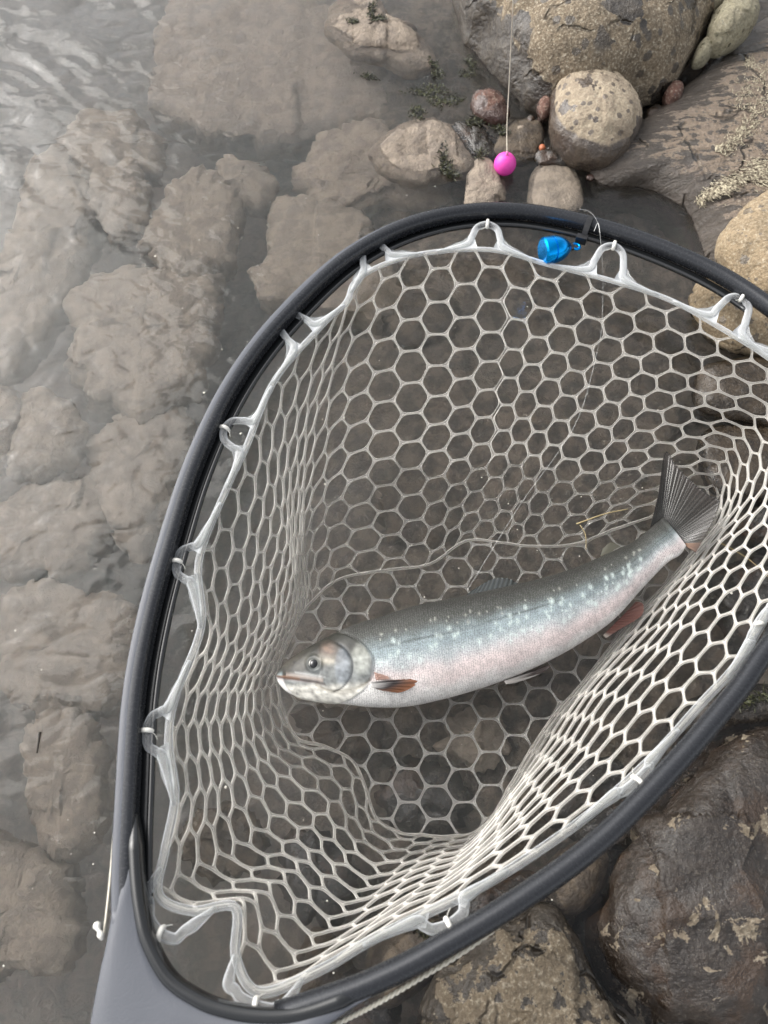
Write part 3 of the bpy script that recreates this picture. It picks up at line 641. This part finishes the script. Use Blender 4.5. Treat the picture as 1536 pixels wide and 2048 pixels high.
# lanyard bits outside the frame
M_CORD = plain('cream_cord', (.7, .66, .56), .7)
c = MB(); c.tube(loc(catmull([hp(228, 1660, -.004), hp(222, 1740, -.004), hp(216, 1800, -.004), hp(208, 1870, -.004)], 8)), .0007, 6); c.build('side_cord', M_CORD, net)
c = MB(); kp = catmull([hp(192, 1845, 0), hp(199, 1864, .001), hp(206, 1880, 0)], 6)
c.tube(loc(kp), np.array([.0010, .0018, .0021, .0018, .0013, .0010, .0012, .0016, .0019, .0017, .0014, .0011, .0006][:len(kp)]), 10); c.build('cord_knot', M_TIE, net)
base = catmull([hp(1020, 1835, -.009), hp(930, 1902, -.008), (hp(840, 1957, -.007)), hp(760, 2004, -.006), hp(690, 2040, -.006), hp(600, 2085, -.006)], 40)
c = MB()
for ph in (0, math.pi):
    tt = np.arange(len(base))*.55+ph
    bi, _ = inward(base); pp = base+bi*np.cos(tt)[:, None]*.0006+NRM*np.sin(tt)[:, None]*.0006
    c.tube(loc(pp), .0007, 6)
c.build('twisted_cord', M_CORD, net)

# ------------------------------------------------------------------ blue magnetic release
mg = empty('magnetic_release', tuple(hp(1112, 500, -.004))); tag(mg, 'bright blue metal bell shaped magnet clip hanging inside the black hoop', 'magnet clip')
g = N('blue_anodised_metal'); M_BLUE = g.done(g.bsdf(Base_Color=(.0, .32, .85), Metallic=.9, Roughness=.22))
a0 = hp(1087, 502, .001); a1 = hp(1150, 487, .001); ax = a1-a0; LN = np.linalg.norm(ax); ax = ax/LN; ax = ax-NRM*.12; ax /= np.linalg.norm(ax)
s1 = np.cross(ax, NRM); s1 /= np.linalg.norm(s1); s2v = np.cross(ax, s1)
def lathe(name, prof, mat, parent, k=36, facet=0):
    V = []; 
    for t, r in prof:
        for j in range(k):
            th = 2*math.pi*j/k; rr = r*(1+(facet if (j//3) % 2 else 0)); V.append(a0+ax*t*LN+s1*math.cos(th)*rr+s2v*math.sin(th)*rr-np.array(parent.location))
    n = len(prof); Fc = [(i*k+j, i*k+(j+1) % k, (i+1)*k+(j+1) % k, (i+1)*k+j) for i in range(n-1) for j in range(k)]
    Fc += [tuple(range(k))[::-1], tuple((n-1)*k+j for j in range(k))]
    o = mesh(name, V, Fc, mat, parent, smooth=True)
    md = o.modifiers.new('edges', 'EDGE_SPLIT'); md.split_angle = math.radians(25); return o
rb = .0105
lathe('bell', [(-.04, rb*.8), (0, rb*.97), (.04, rb), (.22, rb), (.235, rb*.92), (.28, rb*.92), (.295, rb), (.42, rb*.98), (.56, rb*.88), (.7, rb*.68), (.8, rb*.45), (.84, rb*.36)], M_BLUE, mg)
lathe('swivel_neck', [(.82, rb*.2), (.86, rb*.3), (.94, rb*.3), (.98, rb*.18)], plain('dark_steel', (.1, .1, .11), .25, 1.), mg)
ring = [a0+ax*LN*(1.06+.12*math.cos(t))+s1*LN*.12*math.sin(t)-np.array(mg.location) for t in np.linspace(0, 2*math.pi, 20, endpoint=False)]
c = MB(); c.tube(ring, .0011, 8, closed=True, up=s2v); c.build('ring', M_BLUE, mg)

# ------------------------------------------------------------------ fish
FZ = .010
stn = [((552, 1348), (553, 1355), .3), ((562, 1335), (559, 1369), .42), ((580, 1319), (576, 1385), .5), ((606, 1303), (604, 1396), .56), ((646, 1281), (642, 1403), .58), ((700, 1254), (690, 1408), .6), ((760, 1235), (745, 1414), .6), ((830, 1213), (812, 1413), .6), ((900, 1199), (882, 1399), .6),
       ((970, 1184), (960, 1377), .6), ((1040, 1168), (1035, 1350), .6), ((1110, 1150), (1105, 1318), .6), ((1170, 1128), (1168, 1282), .58), ((1222, 1105), (1229, 1238), .56), ((1262, 1086), (1282, 1180), .54), ((1291, 1065), (1332, 1128), .48), ((1311, 1047), (1360, 1110), .30), ((1326, 1036), (1372, 1092), .12)]
dz = [FZ]*13+[FZ+.001, FZ+.003, FZ+.005, FZ+.006, FZ+.007]
dor = catmull([P(*a, z) for (a, b, t), z in zip(stn, dz)], 24); ven = catmull([P(*b, z) for (a, b, t), z in zip(stn, dz)], 24)
thk = catmull([[t, 0, 0] for a, b, t in stn], 24)[:, 0]
sp_ = catmull([[i, 0, 0] for i in range(len(stn))], 24)[:, 0]
n = len(dor); K = 140
fv = []; fuv = []; ths = np.linspace(0, 2*math.pi, K, endpoint=False)
for i in range(n):
    ce = (dor[i]+ven[i])/2; h_ = (dor[i]-ven[i])/2; a = np.linalg.norm(h_); b = a*thk[i]
    for th in ths:
        c_, s_ = math.cos(th), math.sin(th)
        fv.append(ce+h_*(c_)+np.array([0, 0, 1])*b*math.copysign(abs(s_)**.85, s_)); fuv.append((sp_[i], th))
fv = np.array(fv); fuv = np.array(fuv)
PX, PY = proj(fv); top = np.sin(fuv[:, 1]) > -.1
vv = np.where(fuv[:, 1] <= math.pi, fuv[:, 1], 2*math.pi-fuv[:, 1]); vv = (1-np.cos(vv))/2      # 0 back .. 1 belly, linear in height
ss_ = fuv[:, 0]
def sst(x, a, b): t = np.clip((x-a)/(b-a), 0, 1); return t*t*(3-2*t)
def lerp(a, b, t): return a*(1-t[:, None])+np.asarray(b)[None]*t[:, None]
rn = np.array([mnoise.fractal(Vector(p*300), 1, 2, 3) for p in fv]); rn2 = np.array([mnoise.fractal(Vector(p*90+np.array([3, 3, 3])), 1, 2, 3) for p in fv])
# body colours
C = np.tile([.036, .035, .03], (len(fv), 1))
C = lerp(C, (.075, .078, .07), sst(vv, .08, .28))
C = lerp(C, (.285, .345, .36), sst(vv+.03*rn2, .24, .48)*(1-.55*sst(ss_, 10.5, 14)))
C = lerp(C, (.50, .53, .54), sst(vv, .48, .62)*.8)
C = lerp(C, (.74, .63, .61), sst(vv+.04*rn2, .58, .80)*(1-.3*sst(ss_, 12, 15)))
C = lerp(C, (.84, .81, .78), sst(vv+.04*rn2, .84, .96))
C = lerp(C, (.86, .84, .81), sst(vv, .72, .82)*sst(ss_, 8.5, 6))
C *= (1+.18*rn+.12*rn2)[:, None]
disp = np.zeros(len(fv))
# lateral line
ll = .42-.06*np.clip((ss_-6)/8, 0, 1)+.05*np.clip((ss_-12)/3, 0, 1)
isb = (ss_ > 6.0)
dl = np.abs(vv-ll); C = lerp(C, (.07, .08, .08), np.exp(-(dl/.009)**2)*.75*isb); disp -= np.exp(-(dl/.01)**2)*.0001*isb
# pale spots
R2 = random.Random(11)
for _ in range(130):
    s0 = R2.uniform(5.9, 14.2); v0 = R2.choice([.26, .36, .46, .54, .62])+R2.uniform(-.04, .04)
    k = int(np.argmin((ss_-s0)**2+((vv-v0)*4)**2+(~top)*99)); q = fv[k]; rad = R2.uniform(.0007, .0017)*(1.0 if v0 > .35 else .6)
    d = np.linalg.norm((fv-q)*np.array([1.15, .8, 1]), axis=1)
    C = lerp(C, (.72, .82, .78) if v0 > .35 else (.5, .5, .44), np.exp(-(d/rad)**2.6)*.62*top)
# head
def ell(cx, cy, rx, ry, rot=0):
    c_, s_ = math.cos(rot), math.sin(rot); dx, dy = PX-cx, PY-cy
    return np.hypot((dx*c_+dy*s_)/rx, (-dx*s_+dy*c_)/ry)
jj = np.array([6*mnoise.fractal(Vector((x*.03, y*.03, 4.)), 1, 2, 2) for x, y in zip(PX, PY)])
hd = ell(655+0*jj, 1338, 91+jj*.4, 72+jj*.3, -.12)
hm = top & (ss_ < 7.2)
inh = sst(hd, 1.03, .97)*hm
head = np.tile([.026, .026, .021], (len(fv), 1))
yy = PY+jj
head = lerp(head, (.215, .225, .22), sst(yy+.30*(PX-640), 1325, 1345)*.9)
head = lerp(head, (.07, .062, .05), sst(PX, 640, 570)*sst(yy, 1352, 1330)*.8)
head = lerp(head, (.64, .62, .56), sst(yy+(PX-600)*.02, 1362, 1376))
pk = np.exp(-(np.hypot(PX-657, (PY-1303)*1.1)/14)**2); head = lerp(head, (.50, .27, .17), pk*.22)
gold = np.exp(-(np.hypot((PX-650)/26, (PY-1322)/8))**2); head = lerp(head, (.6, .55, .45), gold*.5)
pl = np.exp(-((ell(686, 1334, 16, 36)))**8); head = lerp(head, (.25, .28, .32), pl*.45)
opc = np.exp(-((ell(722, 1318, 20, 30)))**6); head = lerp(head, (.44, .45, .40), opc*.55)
streak = np.array([mnoise.fractal(Vector((x*.035+y*.02, y*.16-x*.05, 2.)), 1, 2.2, 3) for x, y in zip(PX, PY)])
head *= (1+.45*rn+.28*streak*(PX < 740))[:, None].clip(.35, 1.7)
C = C*(1-inh[:, None])+head*inh[:, None]
disp += .0007*inh                                                   # gill cover stands proud
edge = np.exp(-((hd-1.03)/.028)**2)*hm*(PX > 660); C = lerp(C, (.05, .05, .045), edge*np.clip(1.15-vv*1.3, 0, .85)); disp -= edge*.0005
e2 = ell(640, 1335, 66, 55, -.1); g2 = np.exp(-((e2-1)/.03)**2)*hm*(PX > 668)*(PY > 1288)*(PY < 1386); C = lerp(C, (.05, .055, .06), g2*.75); disp -= g2*.0005; disp += .0004*sst(e2, 1.0, .9)*hm*(PX > 640)
for cy0, bend, am in ((1388, .10, .6), (1394, .16, .4)):             # gill membrane folds under the jaw
    fl = PY-(cy0-(PX-690)*.5*((PX-690)/60).clip(-1, 1)*bend*6-((PX-620)*.12)); gm = np.exp(-(fl/2.6)**2)*hm*(PX > 630)*(PX < 742)
    C = lerp(C, (.25, .22, .17), gm*am); disp -= gm*.0004
# mouth slit and upper jaw bone
mx = np.clip((PX-556)/(648-556), 0, 1); my = 1357+2*np.sin(mx*3.1)+mx**2*12-1.5
ms = np.exp(-((PY-my)/2.8)**2)*hm*(PX < 652)*(1-.5*mx); C = lerp(C, (.05, .02, .018), ms*.95); disp -= ms*.0010
up_ = np.exp(-((PY-(my-6-2*mx))/4.5)**2)*hm*(PX < 648)*(PX > 572); C = lerp(C, (.42, .34, .29), up_*.6); disp += up_*.0006
ub = np.exp(-((PY-(my-13-2*mx))/1.6)**2)*hm*(PX < 652)*(PX > 590); C = lerp(C, (.45, .45, .43), ub*.5)
lipr = np.exp(-((PY-(my-3))/2.5)**2)*hm*(PX < 600); C = lerp(C, (.35, .2, .13), lipr*.7)
# eye socket
ed = np.hypot(PX-628, PY-1329); so_ = np.exp(-(ed/16)**4)*hm; C = lerp(C, (.06, .07, .07), so_*.75); disp += .0008*np.exp(-((ed-13)/4)**2)*hm-.0005*np.exp(-(ed/9)**2)*hm
nsd = np.hypot(PX-588, PY-1326); C = lerp(C, (.02, .02, .02), np.exp(-(nsd/2.6)**2)*hm*.9)
# apply displacement along an approximate normal
cen_l = np.repeat((dor+ven)/2, K, axis=0); nr = fv-cen_l; nr /= np.linalg.norm(nr, axis=1)[:, None]+1e-9
fv2 = fv+nr*disp[:, None]
Fc = [(i*K+j, (i+1)*K+j, (i+1)*K+(j+1) % K, i*K+(j+1) % K) for i in range(n-1) for j in range(K)]+[tuple(range(K)), tuple((n-1)*K+j for j in range(K))[::-1]]
fish = empty('fish', tuple(P(930, 1290, .0))); tag(fish, 'silvery blue char with pale spots and pink belly lying in the net', 'fish'); FL = np.array(fish.location)
g = N('char_skin'); vcn = g.n('VertexColor', layer_name='col'); vc = vcn.outputs[0]
uvn = g.n('UVMap').outputs[0]; su = g.n('SeparateXYZ', {0: uvn})
sc = g.vor(1., vec=g.mapping(uvn, (1, 1, 1)), feature='F1', rand=.35)
bodym = vcn.outputs[1]
scl = g.math('MULTIPLY', sc, bodym)
nzz = g.noise(900, 3)
col = g.mix(g.math('MULTIPLY', g.rng(scl, .3, .68), .62), vc, g.mix(1., vc, (.22, .22, .22), 'MULTIPLY'))
col = g.mix(g.math('MULTIPLY', g.rng(scl, .3, .0), g.math('MULTIPLY', bodym, .22)), col, (.75, .78, .78))
M_FISH = g.done(g.bsdf(Base_Color=col, Metallic=.0, Roughness=.36, Specular_IOR_Level=.3, Coat_Weight=.08, Coat_Roughness=.06, Normal=g.bump(g.math('ADD', g.math('MULTIPLY', sc, g.math('MULTIPLY', bodym, -1.)), g.math('MULTIPLY', nzz, .25)), .0005, 1.)))
Lsp = np.r_[0, np.cumsum(np.linalg.norm(np.diff((dor+ven)/2, axis=0), axis=1))]
girth = np.linalg.norm(dor-ven, axis=1)
uvs = np.c_[ss_*70*.42*2.2, (fuv[:, 1]-math.pi)*np.repeat(girth, K)*.62/.00118]
uvs[:, 0] = np.repeat(Lsp/.00118, K)
uvb = uvs.copy()
mesh('body', fv2-FL, Fc, M_FISH, fish, col=np.c_[np.clip(C, 0, 1), np.clip(1-inh*1.0-sst(ss_, 5.2, 4.6)*1.0, 0, 1)*sst(ss_, 16.9, 16.2)], uv=uvs)
def surf_top(px, py):
    k = int(np.argmin((PX-px)**2+(PY-py)**2+(np.sin(fuv[:, 1]) < 0)*1e6)); return fv2[k]
# eye
e0 = surf_top(628, 1329)
def ball(name, c_, r, mat, parent, off, sq=1., k=24, m=16):
    V = [(c_[0]-off[0]+r*math.cos(a)*math.cos(b), c_[1]-off[1]+r*math.sin(a)*math.cos(b), c_[2]-off[2]+r*sq*math.sin(b)) for b in np.linspace(-math.pi/2, math.pi/2, m) for a in np.linspace(0, 2*math.pi, k, endpoint=False)]
    return mesh(name, V, [(j*k+i, j*k+(i+1) % k, (j+1)*k+(i+1) % k, (j+1)*k+i) for j in range(m-1) for i in range(k)], mat, parent)
eye = ball('eye', e0-np.array([0, 0, .0016]), .0046, plain('eye_iris', (.10, .10, .09), .08, .3, Coat_Weight=1.), fish, FL, .55)
ball('pupil', e0+np.array([.0002, .0001, .0004]), .0028, plain('eye_pupil', (.004, .004, .005), .04, 0, Coat_Weight=1.), eye, FL, .5)
rg = [e0+np.array([math.cos(t)*.0023, math.sin(t)*.0021, .0005])-FL for t in np.linspace(0, 2*math.pi, 24, endpoint=False)]
c = MB(); c.tube(rg, .00022, 6, closed=True); c.build('iris_ring', plain('iris_gold', (.55, .5, .35), .2, .6), eye)
# fins
def fin(name, root, tip, zr, zt, cols, rays=16, th=.0004, wav=.00035, lift=None, nr_=18, rag=.0):
    """root and tip: pixel polylines; rays run from one to the other"""
    nt_ = rays*6; A = resample(np.array(root, float), nt_); B = resample(catmull(tip, 8), nt_)
    V = []; CC = []
    for i in range(nt_):
        sc_ = 1+rag*mnoise.noise(Vector((i*.8, 1, 2)))
        for j in range(nr_):
            t = j/(nr_-1); q = A[i]+(B[i]-A[i])*t*sc_; z = zr+(zt-zr)*t
            if lift: z += lift*math.sin(math.pi*t)
            ph = math.sin(i/nt_*rays*2*math.pi)*min(1, t*4+.2)
            V.append(P(q[0], q[1], z)+np.array([0, 0, ph*wav]))
            f = cols(i/nt_, t, ph); CC.append(f)
    V = np.array(V); m = len(V); V2 = V-np.array([0, 0, th]); Fc = []
    for i in range(nt_-1):
        for j in range(nr_-1):
            a = i*nr_+j; Fc += [(a, a+1, a+nr_+1, a+nr_), (m+a, m+a+nr_, m+a+nr_+1, m+a+1)]
    for i in range(nt_-1):
        for j in (0, nr_-1): a = i*nr_+j; Fc.append((a, a+nr_, m+a+nr_, m+a))
    for j in range(nr_-1):
        for i in (0, nt_-1): a = i*nr_+j; Fc.append((a, m+a, m+a+1, a+1))
    o = mesh(name, np.vstack([V, V2])-FL, Fc, M_FIN, fish, col=np.array(CC+CC)); return o
g = N('fin_skin'); vc = g.n('VertexColor', layer_name='col').outputs[0]
bs = g.bsdf(Base_Color=vc, Roughness=.3, Coat_Weight=.5, Coat_Roughness=.15)
M_FIN = g.done(g.n('MixShader', {0: .82, 1: g.n('BsdfTransparent'), 2: g.n('MixShader', {0: .2, 1: bs, 2: g.n('BsdfTranslucent', {'Color': vc})})}))
def mixc(a, b, t): t = max(0, min(1, t)); return tuple(x*(1-t)+y*t for x, y in zip(a, b))
fin('tail_fin', [(1300, 1056), (1326, 1040), (1350, 1062), (1372, 1092)], [(1318, 985), (1330, 905), (1352, 930), (1378, 958), (1398, 975), (1418, 990), (1438, 1002), (1425, 1045), (1392, 1105)], FZ+.006, FZ+.016,
    lambda u, t, ph: mixc(mixc((.038, .038, .034), (.055, .046, .038), t), (.028, .025, .022), .3-.3*ph) if u < .93 else mixc((.25, .15, .1), (.1, .07, .06), t), rays=34, rag=.05, wav=.00011)
fin('pectoral_fin', [(738, 1364), (742, 1374)], [(770, 1361), (838, 1357), (828, 1372), (800, 1385), (766, 1382)], .030, .0255,
    lambda u, t, ph: mixc((.78, .76, .74), mixc((.06, .05, .05), (.42, .17, .075), (t-.55)*2.2+ (u-.45)*1.0), min(1, t*2.2)*(1 if u > .1 else .1)), rays=11, lift=.0025)
fin('pelvic_fin', [(1008, 1362), (1012, 1368)], [(1050, 1346), (1098, 1330), (1090, 1342), (1060, 1356), (1030, 1366)], .012, .010,
    lambda u, t, ph: mixc((.8, .76, .72), (.08, .06, .055), (t-.15)*2*(1 if u < .6 else .2)), rays=8)
fin('anal_fin', [(1206, 1270), (1258, 1218)], [(1212, 1276), (1240, 1258), (1282, 1232), (1286, 1208), (1272, 1203)], .006, .004,
    lambda u, t, ph: mixc(mixc((.20, .07, .055), (.26, .12, .095), t), (.6, .52, .46), 1.5*(.12-u)*8), rays=11)
fin('dorsal_fin', [(925, 1196), (1045, 1170)], [(945, 1180), (985, 1158), (1015, 1157), (1035, 1166), (1046, 1170)], .014, .007,
    lambda u, t, ph: mixc((.04, .044, .042), (.07, .08, .082), .5+.5*ph), rays=12)
fin('adipose_fin', [(1200, 1114), (1218, 1106)], [(1205, 1098), (1222, 1084), (1240, 1092)], .013, .011, lambda u, t, ph: (.09, .085, .06), rays=3, wav=.0)
fin('ventral_fin_tip', [(748, 1344), (752, 1360)], [(775, 1352), (780, 1358)], .029, .028, lambda u, t, ph: mixc((.4, .25, .2), (.7, .5, .42), t), rays=4, nr_=6)

# ------------------------------------------------------------------ strike indicator and lines
bp = P(1010, 328, .008)
g = N('pink_foam'); M_PINK = g.done(g.bsdf(Base_Color=g.mix(g.noise(250, 2), (.80, .055, .42), (.88, .09, .5)), Roughness=.42, Subsurface_Weight=.0, Normal=g.bump(g.noise(700, 2), .0002, .5)))
ind = empty('strike_indicator', tuple(bp)); tag(ind, 'round bright pink strike indicator ball floating at the end of the line', 'indicator ball')
ball('ball', bp, .0098, M_PINK, ind, bp, 1., 40, 28)
c = MB(); c.tube([np.array([0, 0, .008]), np.array([.0002, .001, .0125])], .0012, 8); c.build('peg', plain('pink_peg', (.8, .2, .45), .4), ind)
M_LINE = plain('cream_line', (.78, .70, .58), .45)
c = MB(); pts = catmull([bp+np.array([0, .001, .012]), P(1014, 250, .035), P(1020, 130, .08), P(1026, 0, .14), P(1030, -200, .22)], 12); lo = np.array(pts[0])
c.tube(pts-lo, .00042, 6); o = c.build('fishing_line', M_LINE, loc=lo); tag(o, 'thin cream fishing line running up from the pink ball', 'fishing line')
g = N('clear_tippet'); M_TIP = g.done(g.n('MixShader', {0: .4, 1: g.n('BsdfTransparent'), 2: g.bsdf(Base_Color=(.8, .8, .78), Roughness=.15)}))
c = MB(); pts = catmull([hp(1158, 418, .012), hp(1180, 424, .012), hp(1196, 448, .009), hp(1203, 500, 0), P(1206, 560, .03), P(1204, 640, .025), P(1195, 700, .022), P(1150, 850, .012), P(1040, 1010, .005), P(935, 1180, .020)], 10); lo = np.array(pts[0])
c.tube(pts-lo, .00014, 5); kn = catmull([hp(1188, 462, .009), hp(1196, 446, .010), hp(1200, 466, .009)], 5); c.tube(kn-lo, .0003, 5)
o = c.build('tippet', M_TIP, loc=lo); tag(o, 'fine clear tippet looped over the frame and lying down the far netting', 'fishing line')

# ------------------------------------------------------------------ straws, twig, moss
def straw(a, b, z0, z1, r, mat, label, name='straw', cat='straw', bow=.002):
    p0, p1 = P(*a, z0), P(*b, z1); m = (p0+p1)/2+np.array([bow, bow, 0]); pts = catmull([p0, m, p1], 8); c = MB()
    c.tube(pts-p0, np.linspace(r, r*.5, len(pts)), 6); o = c.build(name, mat, loc=p0); tag(o, label, cat); return o
M_STRAW = plain('dry_straw', (.34, .27, .14), .6)
straw((1153, 1048), (1256, 1018), .001, .001, .0006, M_STRAW, 'pale yellow straw lying behind the fish back near the tail')
straw((1160, 1050), (1172, 1100), .001, .001, .0004, M_STRAW, 'short thin straw pointing down from the longer one behind the fish')
straw((1440, 1085), (1545, 1162), .001, .001, .0005, M_STRAW, 'long thin straw at the right edge below the fish tail')
M_TWIG = plain('dark_twig', (.03, .024, .018), .5)
straw((80, 1464), (74, 1506), .001, .001, .0010, M_TWIG, 'tiny dark twig floating on the water at the left', 'twig', 'twig', 0)
def tuft(name, areas, count, mat, label, kind, zf, ln=.006, rad=.00045, dirr=None, flatz=.35):
    c = MB(); rr = random.Random(len(name)*7+count)
    for _ in range(count):
        (x, y, sx, sy, rot) = rr.choice(areas); dx = rr.gauss(0, .5)*sx; dy = rr.gauss(0, .5)*sy
        px, py = x+dx*math.cos(rot)-dy*math.sin(rot), y+dx*math.sin(rot)+dy*math.cos(rot)
        p = P(px, py, .01); z = zf(p[0], p[1]); p = P(px, py, z)
        a = (dirr if dirr is not None else rr.uniform(0, 6.3))+rr.gauss(0, .7); l = ln*rr.uniform(.5, 1.3)
        d = np.array([math.cos(a), math.sin(a), rr.uniform(.05, flatz)]); e = p+d*l; m = p+d*l*.5+np.array([rr.gauss(0, 1), rr.gauss(0, 1), rr.uniform(0, 1)])*l*.12
        c.tube(np.array([p, m, e]), [rad, rad*.8, rad*.2], 4, cap=False)
    o = c.build(name, mat); tag(o, label, cat='moss', kind=kind); return o
# height of the bank under a point
def top_of(objs, default=0.):
    def f(x, y):
        best = default
        for o_ in objs:
            Lc = Vector((x, y, 1.))-o_.location; hit, lc, nn_, ix = o_.ray_cast(Lc, Vector((0, 0, -1)))
            if hit: best = max(best, lc.z+o_.location.z)
        return best
    return f
bpy.context.view_layer.update()
bank = [o_ for o_ in S.objects if o_.name.startswith(('bank_rock', 'boulder'))]; topf = top_of(bank)
allst = [o_ for o_ in S.objects if o_.name.startswith(('bank_rock', 'boulder', 'stone'))]; topa = top_of(allst, 0.)
g = N('dry_moss'); M_MOSS = g.done(g.bsdf(Base_Color=g.mix(g.rng(g.noise(500, 2), .35, .65), (.13, .10, .07), (.58, .52, .38)), Roughness=.7))
tuft('dried_moss', [(1500, 340, 50, 20, -.5), (1460, 365, 50, 16, -.3), (1520, 355, 30, 18, 0), (1440, 378, 30, 10, -.2), (1420, 388, 16, 8, -.3), (1395, 402, 12, 10, 0), (1530, 330, 30, 14, -.4)], 900, M_MOSS,
     'pale dried moss and grass strands in a drift across the bank slab', 'stuff', topf, ln=.0055, dirr=-.5)
tuft('dried_moss', [(1490, 190, 22, 45, .3), (1520, 150, 25, 30, .3), (1500, 250, 20, 40, .3), (1530, 210, 25, 40, .3), (1460, 290, 10, 25, .4), (1442, 300, 10, 6, 0), (1500, 130, 12, 10, 0), (1480, 270, 8, 25, .3)], 620, M_MOSS,
     'scattered pale grass flecks on the upper bank slab', 'stuff', topf, ln=.005, dirr=1.0)
g = N('dark_moss'); M_DMOSS = g.done(g.bsdf(Base_Color=g.mix(g.rng(g.noise(400, 2), .4, .65), (.012, .011, .008), (.07, .075, .03)), Roughness=.4))
tuft('water_moss', [(850, 185, 28, 8, 0), (880, 200, 30, 14, 0), (905, 200, 18, 8, 0), (835, 225, 14, 12, 0), (870, 180, 20, 14, 0)], 500, M_DMOSS, 'black water moss floating in tufts left of the big boulder', 'stuff', lambda x, y: .0003, ln=.004, rad=.0007)
tuft('moss_patch', [(885, 312, 10, 20, 0), (893, 335, 10, 14, 0), (905, 352, 8, 6, 0)], 420, M_DMOSS, 'dark olive moss patch on the half awash stone', 'stuff', topa, ln=.004, rad=.0006, flatz=1.)
tuft('moss_patch', [(875, 148, 12, 8, 0), (868, 130, 5, 14, -.6), (705, 45, 14, 8, 0), (742, 22, 8, 14, .3), (755, 38, 14, 5, 0), (740, 155, 18, 4, .2), (935, 150, 14, 5, 0), (940, 128, 5, 12, -.5)], 620, M_DMOSS, 'dark green moss bits on the upper stones at the surface', 'stuff', topa, ln=.0035, rad=.0006, flatz=.8)
tuft('moss_patch', [(855, 1862, 14, 14, 0), (1500, 1400, 40, 14, -.3), (950, 245, 16, 10, 0), (1000, 260, 18, 8, .4), (960, 300, 12, 18, 0)], 500, M_DMOSS, 'black moss tufts on wet stones beside the frame', 'stuff', topa, ln=.004, rad=.0006, flatz=1.)
# drifting specks and bubbles
c = MB(); R4 = random.Random(3)
for _ in range(170):
    x, y = R4.uniform(0, 1536), R4.uniform(0, 2048); p = P(x, y, .0004); r = R4.uniform(.00025, .0007)*(1.6 if R4.random() < .1 else 1)
    V = [p+np.array([math.cos(a)*r, math.sin(a)*r, 0]) for a in np.linspace(0, 6.28, 7)[:-1]]+[p+np.array([0, 0, r*.6])]
    c.add(V, [(i, (i+1) % 6, 6) for i in range(6)])
o = c.build('drifting_specks', plain('pale_speck', (.6, .57, .5), .4)); tag(o, 'tiny pale specks drifting on the water', kind='stuff')
